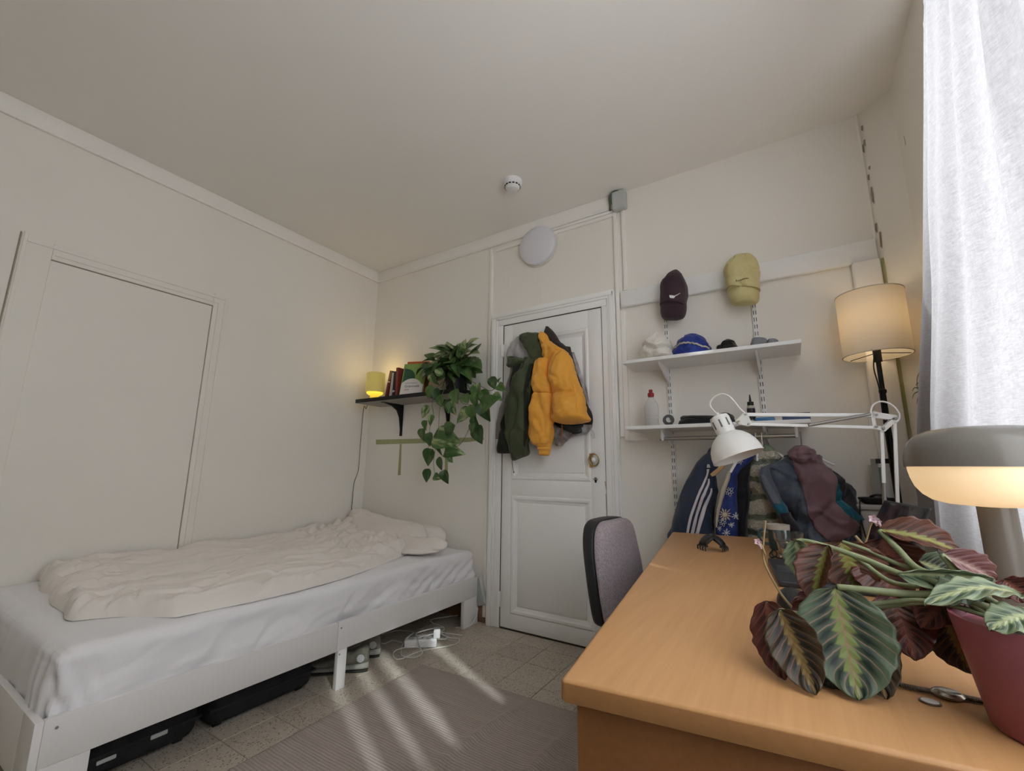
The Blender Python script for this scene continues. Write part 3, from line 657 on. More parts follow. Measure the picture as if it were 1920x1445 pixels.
# ---------------------------------------------------------------- mattress in a fitted sheet
SHEET = pm('sheet_cotton', (0.80,0.795,0.81), rough=0.85, bump=0.05, bscale=260, spec=0.1, sheen=0.2)
def rounded_box(x0, y0, z0, x1, y1, z1, r, step, disp):
    bm = bmesh.new(); bmesh.ops.create_cube(bm, size=1)
    cx, cy, cz = (x0+x1)/2, (y0+y1)/2, (z0+z1)/2; hx, hy, hz = (x1-x0)/2, (y1-y0)/2, (z1-z0)/2
    mb = MB()
    def face(o, a, b, na, nb):
        idx = []
        def f(u, v):
            p = o + a*(2*u-1) + b*(2*v-1); q = Vector((p.x*hx, p.y*hy, p.z*hz))
            c = Vector((max(-hx+r, min(hx-r, q.x)), max(-hy+r, min(hy-r, q.y)), max(-hz+r, min(hz-r, q.z))))
            n = (q-c); n = n.normalized() if n.length > 1e-9 else o
            w = c + n*r + Vector((cx, cy, cz)); return w + n*disp(w, n)
        # denser sampling near the edges
        e = lambda t, h: t
        mb.grid(f, na, nb)
    bm.free()
    X, Y, Z = Vector((1,0,0)), Vector((0,1,0)), Vector((0,0,1)); nx, ny, nz = int((x1-x0)/step), int((y1-y0)/step), max(8, int((z1-z0)/step))
    face(Z, X, Y, nx, ny); face(-Z, X, Y, 12, 12); face(X, Y, Z, ny, nz); face(-X, Y, Z, 40, 10); face(Y, X, Z, nx, nz); face(-Y, X, Z, nx, nz)
    return mb
def sheet_disp(w, n):
    d = 0.0
    if n.x > 0.3:                                  # front side: tension folds towards the tucked hem
        k = max(0.0, min(1.0, (0.46-w.z)/0.14))
        k2 = max(0.0, min(1.0, (w.y-1.45)/0.35))
        s = math.sin((w.y*0.9 - w.z*1.6)*62 + 2.0*fnoise(w, 3.0, 4)); d += 0.0045*k2*k*s*(0.5+0.5*fnoise(w, 4, 11)+0.4)
        d += 0.018*k*fnoise(w, 5.5, 2, (1,1,1.6)) - 0.010*k*crease(Vector((w.x, w.y*0.8-w.z*0.9, w.z*0.8)), 6, 33) + 0.006*k*crease(Vector((w.x, w.y*0.7-w.z, w.z)), 9, 37) + 0.006*ridge(w, 7, 8, (1,0.7,1.3))*k
        hem = max(0.0, 1-abs(w.z-(0.305+0.012*math.sin(w.y*9)))/0.022); d += 0.010*hem*(0.4+0.6*abs(fnoise(w, 9, 3)))
        if w.y < 0.62: d += 0.012*math.sin((w.y+0.35*(w.z-0.4))*130)*max(0, (0.62-w.y)/0.15)*k
    if n.y < -0.3:
        d += 0.010*ridge(w, 8, 6, (1,1,0.3))*max(0, min(1, (0.46-w.z)/0.1)) + 0.008*fnoise(w, 7, 1)
        if w.x > -2.05: d += 0.008*math.sin(w.x*120)*max(0, min(1, (0.45-w.z)/0.1))
    if n.z > 0.3: d += 0.004*fnoise(w, 6, 1) + 0.004*ridge(w, 6, 3, (1,0.5,1))
    return d
mt = thing('mattress', 'thick mattress in a wrinkled white fitted sheet on the bed frame', 'mattress', (-2.46, 1.48, 0.29))
MX0, MX1, MY0, MY1 = BX0+0.008, -1.868, 0.478, 2.500
MB_ = rounded_box(MX0, MY0, 0.234, MX1, MY1, 0.455, 0.045, 0.011, sheet_disp); MB_.part('fitted_sheet', SHEET, mt, 180)

# ---------------------------------------------------------------- duvet
DUV = pm('duvet_cotton', (0.79,0.745,0.69), (0.765,0.72,0.665), scale=3, rough=0.9, bump=0.08, bscale=200, spec=0.08, sheen=0.25)
ZM = 0.458
edge = [atz(*q, ZM+0.004) for q in ((112,1168),(150,1163),(215,1157),(330,1156),(470,1128),(560,1107),(640,1085),(705,1062),(748,1044),(775,1034),(800,1030),(835,1021))]
wall_edge_y = [0.62, 0.62]
rows = []
# row parameter runs from the foot (low y) to the head
fr = sorted([(e.y, min(e.x, MX1+0.012)) for e in edge])
def front_x(y):
    if y <= fr[0][0]: return fr[0][1]
    for (a, b), (c, d) in zip(fr, fr[1:]):
        if y <= c: return b+(d-b)*(y-a)/(c-a+1e-9)
    return fr[-1][1]
dv = MB(); NU, NV = 190, 250
y0, y1 = 0.555, 2.36
def duv_top(u, v):
    yb = y0 + (y1-y0)*v
    xw, xf = BX0+0.012, front_x(yb)
    # the foot hem slants: it sits further from the camera near the wall
    x = xf + (xw-xf)*u; y = yb + 0.10*u*max(0, 1-v*2.2) + (0.035*fnoise(Vector((u*4.0, 0, 0)), 1.0, 5)+0.02*fnoise(Vector((u*11.0, 0, 0)), 1.0, 8))*max(0, 1-v*8)
    return x, y
def duv(u, v):
    x, y = duv_top(u, v); p = Vector((x, y, 0))
    eu = min(u*(abs(front_x(y)-BX0))/0.07, 1.0); ev = min(v*(y1-y0)/0.06, 1.0); ew = min((1-v)*(y1-y0)/0.05, 1.0)
    k = (1-(1-eu)**2)**0.5*(1-(1-ev)**2)**0.5*(1-(1-ew)**2)**0.5
    th = 0.030 + 0.020*u + 0.014*math.sin(v*3.0)
    long_ = ridge(Vector((x*7.5 + 0.35*math.sin(y*2.2), y*1.5, 3.3)), 1.0, 2)     # folds running along the bed
    h = th*k + k*(0.022*max(-0.5, long_-0.4) + 0.010*fnoise(p, 5, 3) + 0.0045*fnoise(p, 14, 8) + 0.004*ridge(p, 11, 6, (1.4,0.7,1)))
    h += k*(0.019*(0.25-crease(Vector((x*0.55+0.12*y, y*0.20, 0)), 9, 41)) + 0.013*crease(Vector((x, y*0.35-x*0.2, 0)), 8, 52))
    f = max(0.0, 1-v/0.22); h += k*f*(0.030*fnoise(p, 9, 12) - 0.022*crease(p, 6, 15) + 0.016*crease(p, 9, 25) + 0.014)
    hd = max(0.0, min(1.0, (v-0.60)/0.25)); h += k*hd*(0.014 - 0.030*crease(Vector((x*0.8-y*0.35, y*0.9+x*0.3, 0)), 6.5, 71) + 0.018*crease(p, 8, 77)); h += k*hd*(0.030*ridge(Vector((x*5.0-y*2.2, y*4.2+x, 1.0)), 1.0, 15) + 0.020*fnoise(p, 8, 5) + 0.012*ridge(p, 13, 25))
    if x > MX1-0.04: h -= 0.9*max(0, x-(MX1-0.04))**1.0*0.35
    return Vector((x, y, ZM+max(h, 0.002)))
dv.grid(duv, NU, NV)
n0 = len(dv.v)
dv.grid(lambda u, v: Vector((*duv_top(u, v), ZM+0.0005-(0.35*max(0, duv_top(u, v)[0]-(MX1-0.04))))), 40, 40)
rim = MB()
dv.single('duvet', DUV, 'crumpled cream white duvet spread over the mattress', 'duvet', smooth=180)

# ---------------------------------------------------------------- pillow
cp = crop(600, 940, 1/6.0)
prow = rowspx(cp, [(85,400,440,0.02,0.02,2.40),(130,345,600,0.04,0.03,2.40),(190,290,800,0.07,0.05,2.37),(250,235,1090,0.10,0.06,2.34),(330,200,1170,0.12,0.07,2.32),(420,190,1200,0.13,0.07,2.31),(500,230,1180,0.12,0.07,2.30)], 2.35)
for r_ in prow: r_[2] = max(r_[2], 0.49); r_[5] = max(r_[5], 0.485); r_[0] = max(r_[0], XL+0.03)
P1 = Loft(prow, n=72, m=56, e=2.2, amp=0.015, wsc=5.5, seed=3.1, wst=(1,1,0.75), big=0.03)
P1.mb().single('pillow', DUV, 'plump cream pillow leaning into the bed corner against the wall', 'pillow', smooth=180)
prow = rowspx(cp, [(262,1130,1230,0.02,0.02,2.44),(290,1100,1330,0.05,0.03,2.43),(350,1060,1400,0.07,0.04,2.42),(410,1050,1420,0.08,0.04,2.42),(450,1060,1400,0.06,0.03,2.42)], 2.42)
for r_ in prow: r_[2] = max(r_[2], 0.475); r_[5] = max(r_[5], 0.475)
Loft(prow, n=48, m=30, e=2.3, amp=0.006, wsc=8, seed=7.1, wst=(1,1,1)).mb().single('pillow', DUV, 'flat white pillow showing behind the duvet at the open bed end', 'pillow', smooth=180)
# the duvet's thrown-back bunch in front of the pillow is its own fold lying on top
prow = rowspx(cp, [(400,820,1290,0.02,0.02,2.20),(450,640,1400,0.06,0.05,2.20),(520,520,1410,0.10,0.06,2.18),(570,400,1330,0.11,0.06,2.16),(610,380,1150,0.09,0.05,2.14),(640,420,1030,0.06,0.04,2.12)], 2.18)
for r_ in prow: r_[2] = max(r_[2], ZM+0.02); r_[5] = max(r_[5], ZM+0.012)
fo = Loft(prow, n=90, m=60, e=2.1, amp=0.013, wsc=8, seed=9.1, wst=(1,1,1.0), big=0.02)
ob = fo.mb().mesh('folded_edge', DUV, 180); o = bpy.data.objects.new('folded_edge', ob); COL.objects.link(o); setpar(o, bpy.data.objects['duvet'])

# ---------------------------------------------------------------- under the bed
SUIT = pm('suitcase_black', (0.012,0.012,0.014), (0.020,0.020,0.022), scale=30, rough=0.7, bump=0.5, bscale=300)
def suitcase(x0, y0, x1, y1, h, label, tags):
    t = thing('suitcase', label, 'suitcase', ((x0+x1)/2, (y0+y1)/2, 0))
    MB().rbox(x0, y0, 0.012, x1, y1, h, 0.045, 5).part('shell', SUIT, t, 60)
    MB().rbox(x0-0.003, y0-0.003, h*0.48, x1+0.003, y1+0.003, h*0.54, 0.003).part('zip', BLACKP, t)
    for (x, y) in ((x0+0.05,y0+0.05),(x1-0.05,y0+0.05),(x0+0.05,y1-0.05),(x1-0.05,y1-0.05)): MB().lathe([(0.018,-0.012),(0.018,0.012)], 14, M=Matrix.Rotation(PI/2,4,'X'), loc=(x,y,0.018)).part('wheel', BLACKP, t)
    for (y, z, w, h_) in tags: MB().rbox(x1-0.001, y-w/2, z-h_/2, x1+0.006, y+w/2, z+h_/2, 0.003).part('handle_end', GREYP, t, label='pale grey handle fitting')
    return t
suitcase(-2.55, 0.515, -1.955, 0.935, 0.158, 'black fabric suitcase with grey fittings lying under the foot of the bed', ((0.665,0.066,0.05,0.012),(0.805,0.076,0.05,0.014)))
suitcase(-2.60, 0.965, -1.950, 1.405, 0.155, 'plain black suitcase under the bed beside the middle leg', ())
def shoe(px, py, ang, label):
    p = atz(px, py, 0); t = thing('shoe', label, 'shoe', (p.x, p.y, 0), ang, 'pair of shoes under the bed')
    M = Matrix.Translation((p.x, p.y, 0)) @ Matrix.Rotation(ang, 4, 'Z')
    def section(rows, mat, name, n=28, m=24):
        rr = cat_rom(rows, m); mb = MB(); vs = []; fs = []
        for (x, w, z0, z1) in rr:
            for k in range(n):
                q = 2*PI*k/n; c, s = math.cos(q), math.sin(q); vs.append(M @ Vector((x, math.copysign(abs(c)**.7, c)*w, (z0+z1)/2+math.copysign(abs(s)**.8, s)*(z1-z0)/2)))
        for j in range(m-1):
            for k in range(n): fs.append((j*n+k, j*n+(k+1) % n, (j+1)*n+(k+1) % n, (j+1)*n+k))
        fs += [tuple(range(n)), tuple((m-1)*n+k for k in range(n))]
        return mb.add(vs, fs).part(name, mat, t, 60)
    section([(0,0.030,0.0,0.012),(-0.03,0.040,0,0.012),(-0.10,0.036,0,0.012),(-0.18,0.045,0,0.012),(-0.27,0.040,0.0,0.012),(-0.29,0.02,0.004,0.012)], pm('shoe_sole', (0.03,0.035,0.025), rough=0.8), 'outsole')
    section([(0.004,0.030,0.010,0.042),(-0.03,0.042,0.010,0.040),(-0.10,0.038,0.010,0.034),(-0.18,0.046,0.010,0.032),(-0.27,0.040,0.010,0.03),(-0.29,0.02,0.010,0.028)], pm('shoe_midsole', (0.36,0.37,0.32), (0.28,0.28,0.23), scale=20, rough=0.7), 'midsole')
    section([(0.000,0.022,0.035,0.100),(-0.02,0.034,0.035,0.112),(-0.05,0.036,0.035,0.105),(-0.09,0.034,0.03,0.085),(-0.15,0.038,0.03,0.078),(-0.21,0.042,0.028,0.062),(-0.26,0.034,0.028,0.05),(-0.285,0.015,0.028,0.04)], pm('shoe_upper', (0.17,0.165,0.13), (0.24,0.235,0.19), scale=40, rough=0.85, bump=0.3, bscale=200), 'upper')
    for s in (1, -1):
        b = MB().lathe([(0.018,0),(0.018,0.003),(0.011,0.0035),(0.011,0.0015),(0.007,0.0015),(0.007,0.005),(0.0,0.006)], 20, M=(M @ Matrix.Translation((-0.035, s*0.036, 0.065)) @ Matrix.Rotation(-s*PI/2,4,'X')))
        b.part('heel_badge', GREYP, t)
    return t
shoe(690, 1254, 0.75, 'grey green trainer nearest the bed leg, heel outward')
shoe(712, 1228, 0.75, 'grey green trainer farther under the bed, half hidden by its twin')
# extension lead and cables
t_ = thing('extension_lead', 'white power strip lying on the tiles under the bed', 'power strip', (-1.93, 2.03, 0))
a = atz(757, 1216, 0); b = atz(818, 1214, 0); d = (b-a); d.z = 0; L = d.length; M = Matrix.Translation(a) @ Matrix.Rotation(math.atan2(d.y, d.x), 4, 'Z')
MB().rbox(0, 0, 0.0005, L, 0.058, 0.042, 0.006, 3, M=M).part('body', WHITEP, t_)
for k in range(3): MB().lathe([(0.018,0.0),(0.018,0.0015)], 18, M=M @ Matrix.Translation((L*(0.2+0.28*k), 0.029, 0.0415))).part('socket', GREYP, t_)
MB().rbox(L-0.02, 0.015, 0.042, L+0.018, 0.045, 0.085, 0.005, 2, M=M).part('plug', WHITEP, t_)
cu = crop(620, 1150, 260/1920)
CBL = pm('white_cable', (0.72,0.71,0.68), rough=0.5)
def floor_cable(pts, label, zs=0.004, r=0.003):
    w = []
    for q in pts:
        z = q[2] if len(q) > 2 else zs; w.append(atz(*cu(q[0], q[1]), z))
    MB().tube(spl(w, 70), r, 6).single('cable', CBL, label, 'cable', 'cables around the power strip')
floor_cable([(990,400,0.02),(860,370),(760,410),(700,405),(640,370),(560,400)], 'white cable running from the power strip towards the shoes')
floor_cable([(1480,350,0.02),(1600,345,0.02),(1560,260),(1380,300,0.03),(1220,330,0.045),(1190,270,0.03),(1400,210,0.02),(1560,190),(1540,240,0.02),(1300,310,0.05),(1200,300,0.045)], 'white cable bundled in tight loops on top of the power strip', r=0.0035)
floor_cable([(1830,300),(1600,270),(1500,260,0.02),(1640,330),(1780,350),(1700,430),(1250,520),(960,630),(870,590),(900,510),(1100,460,0.03),(1240,480)], 'thin white cable making a wide loop across the tiles')
floor_cable([(1190,290,0.04),(1215,380,0.045),(1240,480,0.006),(1270,540),(1200,600),(1080,605),(980,570),(990,450),(1060,330,0.045),(1150,260,0.02),(1000,235),(880,240),(700,290)], 'white cable draped over the power strip and under the bed')
floor_cable([(1800,20,0.01),(1560,50),(1390,85),(1420,130),(1560,180),(1570,230)], 'white cable trailing from the far bed leg to the power strip')
# wall plug by the bed leg
pw = aty(903, 1102, YB-0.03); t_ = thing('plug_adapter', 'grey plug adapter hanging askew beside the far bed leg', 'adapter', (-1.83, YB-0.03, 0.10))
M = Matrix.Translation((-1.835, YB-0.022, 0.195)) @ Matrix.Rotation(-0.33, 4, 'Y')
MB().rbox(-0.030, -0.026, -0.085, 0.022, 0.018, 0.085, 0.006, 2, M=M).part('body', pm('adapter_grey', (0.36,0.38,0.37), rough=0.5), t_)
MB().rbox(0.0225, -0.026, -0.080, 0.034, 0.018, 0.088, 0.004, 2, M=M).part('lid', GREYP, t_)
MB().tube(spl([(-1.85,YB-0.03,0.115),(-1.842,YB-0.04,0.08),(-1.838,YB-0.06,0.05),(-1.842,YB-0.12,0.008),(-1.90,2.36,0.004)], 24), 0.003, 6).part('cable', CBL, t_)

# ---------------------------------------------------------------- rug
def rugmat():
    m, nt, b = newmat('woven_rug'); g = nd(nt, 'ShaderNodeNewGeometry'); sp = nd(nt, 'ShaderNodeSeparateXYZ'); nt.links.new(g.outputs['Position'], sp.inputs[0])
    n = nd(nt, 'ShaderNodeTexNoise', Scale=9.0, Detail=2.0); nt.links.new(g.outputs['Position'], n.inputs['Vector'])
    yy = mth(nt, 'ADD', sp.outputs['Y'], mth(nt, 'MULTIPLY', n.outputs['Fac'], 0.012))
    st = mth(nt, 'SINE', mth(nt, 'MULTIPLY', yy, 520.0)); wv = mth(nt, 'SINE', mth(nt, 'MULTIPLY', sp.outputs['X'], 900.0))
    mp = nd(nt, 'ShaderNodeMapping'); mp.inputs['Scale'].default_value = (4, 160, 4); nt.links.new(g.outputs['Position'], mp.inputs[0])
    n2 = nd(nt, 'ShaderNodeTexNoise', Scale=1.0, Detail=2.0); nt.links.new(mp.outputs[0], n2.inputs['Vector'])
    f = mth(nt, 'MULTIPLY_ADD', st, 0.15, mth(nt, 'MULTIPLY_ADD', n2.outputs['Fac'], 1.0, 0.0))
    c = mixc(nt, f, (0.30,0.255,0.225), (0.50,0.445,0.40)); nt.links.new(c, b.inputs['Base Color']); b.inputs['Roughness'].default_value = 0.9; b.inputs['Specular IOR Level'].default_value = 0.1
    bp = nd(nt, 'ShaderNodeBump', Strength=0.5, Distance=0.002); nt.links.new(mth(nt, 'ADD', st, mth(nt, 'MULTIPLY', wv, 0.4)), bp.inputs['Height']); nt.links.new(bp.outputs[0], b.inputs['Normal'])
    return m
RUG = rugmat()
f1a, f1b = atz(868, 1402, 0), atz(962, 1338, 0); f2a, f2b = atz(1000, 1440, 0), atz(1052, 1390, 0)
def seg(p, a, b):
    d = b-a; t = max(-0.6, min(1.3, (p-a).dot(d)/d.length_squared)); return (p-(a+d*t)).length, t
def rug(u, v):
    x = -1.690+0.012*math.sin(v*5) + u*1.19; y = 0.02 + v*(1.835 + 0.03*u)
    p = Vector((x, y, 0)); z = 0.006 + 0.0025*fnoise(p, 3.5, 2)
    for a, b, h in ((f1a, f1b, 0.018), (f2a, f2b, 0.014)):
        q, t = seg(p, a, b); z += h*math.exp(-(q/0.022)**2)*max(0, 1-abs(t-0.45)*0.9)
    e = min(u, 1-u)*1.19; e2 = min(v, 1-v)*1.83; z = 0.0015 + (z-0.0015)*min(1, min(e, e2)/0.012)
    return Vector((x, y, max(z, 0.002)))
MB().grid(rug, 150, 190).single('rug', RUG, 'thin grey beige striped woven rug on the tiles beside the bed', 'rug', smooth=180, solid=(0.0015, -1))
# ================================================================ coats on the door
cj = crop(900, 600, 230/1146)
def fabric(name, c1, c2=None, rough=0.75, bump=0.25, bscale=180, scale=12, sheen=0.15, spec=0.2): return pm(name, c1, c2, scale=scale, rough=rough, bump=bump, bscale=bscale, sheen=sheen, spec=spec)
def soft(root, name, cr, rows, Y, mat, amp=0.008, wsc=10, seed=1.0, wst=(1,1,0.45), e=2.2, big=0.0, n=44, m=40, label=None, zmin=None):
    L = Loft(rowspx(cr, rows, Y, zmin), n=n, m=m, e=e, amp=amp, wsc=wsc, seed=seed, wst=wst, big=big)
    o = L.mb().part(name, mat, root, 180, label); return L, o
OLIVE = fabric('olive_nylon', (0.050,0.062,0.030), (0.060,0.074,0.038), rough=0.55, bump=0.12)
ODARK = fabric('olive_lining', (0.018,0.022,0.014), rough=0.7)
MUST = fabric('mustard_nylon', (0.78,0.36,0.050), (0.82,0.40,0.062), rough=0.5, bump=0.15, bscale=90)
LGREY = fabric('light_grey_jersey', (0.44,0.43,0.44), (0.48,0.47,0.48), rough=0.9)
BRWN = fabric('dark_brown_wool', (0.030,0.022,0.020), (0.040,0.030,0.027), rough=0.9)
PRINT = fabric('grey_print', (0.50,0.49,0.49), (0.17,0.15,0.15), rough=0.8, scale=16)
# hooks
hk = thing('coat_hook', 'white metal coat hook on the upper door panel holding the jackets', 'hook', (-1.35, YB-0.03, 1.86))
MB().rbox(-1.40, YB-0.026, 1.865, -1.27, YB-0.017, 1.895, 0.003).part('plate', WHITEP, hk)
for x in (-1.385, -1.335, -1.285): MB().tube(spl([(x,YB-0.026,1.885),(x,YB-0.055,1.87),(x,YB-0.075,1.885),(x,YB-0.078,1.905)], 12), 0.005, 8).part('prong', WHITEP, hk)
YC = 2.455
# light grey hooded top, deepest layer
g_ = thing('hooded_top', 'light grey hooded top hanging behind the olive jacket', 'clothing', (-1.62, YC, 0.98), 0, 'clothes hanging on the door')
soft(g_, 'hood', cj, [(155,345,385,.01,.01),(190,325,400,.02,.015),(230,295,430,.03,.02),(290,255,470,.035,.02),(350,250,480,.03,.02),(380,280,470,.02,.015)], 2.485, LGREY, amp=.010, seed=2)
soft(g_, 'sleeve', cj, [(420,285,340,.012,.012),(520,275,330,.016,.012),(650,240,310,.018,.012),(760,215,280,.02,.014),(830,185,262,.02,.014),(930,170,260,.02,.014),(1040,152,240,.02,.014),(1110,145,195,.012,.01)], 2.492, fabric('pinkish_grey_jersey', (0.30,0.27,0.27), rough=0.9), amp=.006, seed=4)
# patterned grey jacket
g_ = thing('patterned_jacket', 'grey and white patterned jacket, its edge showing below and right of the yellow puffer', 'clothing', (-1.2, YC, 1.05), 0, 'clothes hanging on the door')
soft(g_, 'sleeve', cj, [(300,845,880,.01,.01),(400,855,915,.015,.012),(500,880,945,.018,.012),(600,920,985,.018,.012),(690,955,1004,.015,.012),(800,980,1020,.012,.012)], 2.488, PRINT, amp=.006, seed=5)
soft(g_, 'hem', cj, [(900,700,1010,.02,.015),(980,695,1045,.025,.015),(1040,690,1010,.025,.015),(1090,692,860,.022,.012),(1140,700,800,.018,.012),(1175,715,765,.01,.01)], 2.485, PRINT, amp=.008, seed=6)
MB().tube([aty(*cj(*q), 2.45) for q in ((1020,1035),(1040,1010),(1065,1060),(1072,1100),(1055,1105),(1040,1060))], 0.0022, 6).part('drawstring', LGREY, g_)
# dark brown coat
g_ = thing('dark_coat', 'dark brown coat showing its rim and hood around the yellow puffer', 'clothing', (-1.2, YC, 1.1), 0, 'clothes hanging on the door')
soft(g_, 'hood', cj, [(60,612,640,.012,.01),(100,604,678,.025,.02),(150,606,715,.035,.02),(200,630,750,.04,.02),(240,670,800,.04,.02),(280,735,835,.03,.02),(320,790,852,.018,.015)], 2.462, BRWN, amp=.006, seed=7)
soft(g_, 'body', cj, [(250,720,845,.02,.012),(350,760,865,.03,.015),(450,780,895,.03,.015),(560,800,930,.03,.015),(680,800,975,.03,.015),(780,820,1010,.03,.015),(880,820,1042,.03,.015),(960,800,1050,.03,.015),(975,830,1040,.015,.01)], 2.470, BRWN, amp=.005, seed=8)
soft(g_, 'lining', cj, [(920,700,985,.02,.01),(980,700,990,.03,.012),(1010,760,990,.025,.012),(1050,850,950,.02,.01),(1066,865,910,.01,.008)], 2.462, BLACKP, amp=.006, seed=9)
MB().tube(spl([aty(*cj(*q), 2.425) for q in ((765,965),(768,1040),(762,1100),(770,1170))], 16), [0.004]*10+[0.0018]*6, 6).part('zip_pull', pm('orange_cord', (0.35,0.11,0.04), rough=0.6), g_)
# yellow puffer
g_ = thing('puffer_jacket', 'mustard yellow puffer jacket hanging in the middle of the door', 'jacket', (-1.32, YC, 1.0), 0, 'clothes hanging on the door')
body, _ = soft(g_, 'body', cj, [(285,715,800,.03,.02),(330,680,838,.06,.03),(420,652,872,.085,.04),(500,650,893,.10,.04),(590,672,920,.105,.04),(660,690,943,.09,.04),(690,700,955,.078,.04),(730,704,968,.098,.04),(800,708,985,.11,.04),(880,700,1010,.11,.04),(935,692,1026,.09,.04),(962,740,960,.055,.03),(975,800,860,.02,.02)], 2.425, MUST, amp=.010, wsc=13, seed=11, wst=(1,1,0.55), n=64, m=70)
slv, _ = soft(g_, 'sleeve', cj, [(360,560,650,.03,.02),(430,522,655,.06,.03),(520,508,672,.075,.035),(610,502,690,.075,.035),(675,500,697,.065,.035),(690,500,698,.055,.035),(715,498,700,.070,.035),(800,486,698,.075,.035),(900,478,690,.075,.035),(1000,472,684,.075,.035),(1090,474,672,.07,.035),(1150,486,662,.055,.03),(1165,500,655,.04,.025)], 2.415, MUST, amp=.010, wsc=14, seed=12, wst=(1,1,0.5), n=56, m=64)
soft(g_, 'cuff', cj, [(1150,540,660,.045,.025),(1172,530,660,.05,.03),(1185,545,658,.042,.025),(1205,545,660,.048,.03),(1220,555,655,.04,.025),(1255,560,648,.038,.02),(1266,575,640,.02,.015)], 2.415, MUST, amp=.002, seed=13)
soft(g_, 'hood', cj, [(112,560,598,.015,.01),(150,553,640,.035,.02),(200,560,668,.05,.025),(250,585,720,.06,.03),(285,598,790,.055,.03),(330,600,740,.045,.025),(370,610,690,.03,.02),(395,622,655,.012,.01)], 2.43, MUST, amp=.010, wsc=14, seed=14)
pk = body.patch([(600+.2007*(780), 900+.2007*712, 900+.2007*722), (600+.2007*850, 900+.2007*722, 900+.2007*735), (600+.2007*890, 900+.2007*730, 900+.2007*770)], nu=4, nv=12, off=0.001); pk.part('pocket_welt', fabric('mustard_dark', (0.48,0.20,0.02)), g_, 180)
# olive rain jacket
g_ = thing('rain_jacket', 'olive green hooded rain jacket hanging at the hinge side of the door', 'jacket', (-1.55, YC, 0.98), 0, 'clothes hanging on the door')
soft(g_, 'body', cj, [(380,300,560,.03,.02),(480,315,520,.05,.03),(600,300,500,.06,.03),(720,280,485,.06,.03),(850,240,478,.06,.03),(960,215,470,.06,.03),(1080,190,460,.055,.03),(1180,172,420,.05,.025),(1235,168,330,.03,.02),(1245,190,280,.015,.01)], 2.452, ODARK, amp=.010, wsc=9, seed=15)
osl, _ = soft(g_, 'sleeve', cj, [(350,430,570,.03,.02),(430,400,545,.05,.025),(520,360,512,.065,.03),(620,318,492,.075,.03),(720,275,482,.08,.03),(820,248,476,.08,.03),(920,250,470,.08,.03),(1020,262,466,.075,.03),(1120,278,458,.07,.03),(1200,290,452,.06,.03),(1260,298,436,.045,.02),(1300,304,350,.02,.012),(1312,308,325,.008,.008)], 2.425, OLIVE, amp=.013, wsc=11, seed=16, wst=(1,1,0.5), n=60, m=64)
soft(g_, 'hood', cj, [(122,402,552,.02,.02),(150,386,558,.045,.025),(200,390,566,.06,.03),(250,430,585,.065,.03),(300,462,592,.06,.03),(350,470,590,.05,.025),(380,480,560,.03,.02)], 2.43, OLIVE, amp=.012, wsc=12, seed=17)
soft(g_, 'collar_flap', cj, [(340,252,330,.015,.012),(365,250,420,.035,.02),(395,256,470,.045,.02),(425,262,400,.035,.02),(442,268,320,.015,.01)], 2.435, OLIVE, amp=.008, wsc=12, seed=18)
osl.patch([(600+.2007*y, 900+.2007*a, 900+.2007*b) for y, a, b in ((420,505,538),(600,462,486),(800,450,470),(1000,446,460),(1180,436,448))], nu=5, nv=40, off=0.0015).part('storm_flap', ODARK, g_, 180)
MB().tube(spl([aty(*cj(*q), 2.42) for q in ((302,1305),(300,1340),(310,1400),(318,1425))], 16), [0.0018]*13+[0.004]*3, 6).part('drawstring', ODARK, g_)
MB().tube(spl([aty(*cj(*q), 2.40) for q in ((452,1160),(458,1200),(462,1230))], 8), 0.003, 6).part('zip_pull', BLACKP, g_)

# ================================================================ slotted shelf system
SW = pm('shelf_white', (0.80,0.80,0.785), rough=0.35)
rt = thing('shelf_rack', 'white wall rack with slotted uprights and two long shelves over the clothes rail', 'shelf', (-0.32, YB, 0.3))
for x in (-0.552, -0.097):
    upr = MB().rbox(x-0.0125, YB-0.013, 0.28, x+0.0125, YB-0.0005, 1.981, 0.002).part('upright', SW, rt)
    s = MB(); z = 0.31
    while z < 1.96:
        for dx in (-0.0055, 0.0055): s.box(x+dx-0.0018, YB-0.0136, z, x+dx+0.0018, YB-0.010, z+0.022)
        z += 0.0385
    s.part('slots', pm('slot_dark', (0.10,0.10,0.10), rough=0.8), upr, 0, kind='stuff')
SHU, SHL = (1.567, 1.585), (1.208, 1.226)
for nm, (z0, z1) in (('upper', SHU), ('lower', SHL)):
    MB().rbox(-0.735, 2.283, z0, 0.083, YB-0.014, z1, 0.0015).part('shelf_board', SW, rt)
    for x in (-0.552, -0.097):
        b = MB(); b.prism([(x-0.005,YB-0.012,z0-0.075),(x-0.005,YB-0.030,z0-0.078),(x-0.005,2.345,z0-0.016),(x-0.005,2.325,z0-0.0006),(x-0.005,YB-0.012,z0-0.0006)], (0.010,0,0)); b.part('bracket', SW, rt)
cr_ = MB().tube([(-0.575,2.36,1.160),(0.035,2.36,1.160)], 0.0095, 14); cr_.part('clothes_rail', STEEL, rt)
for x in (-0.560, 0.028):
    MB().rbox(x-0.006, 2.345, 1.15, x+0.006, 2.375, SHL[0]-0.0005, 0.003).part('rail_holder', SW, rt)

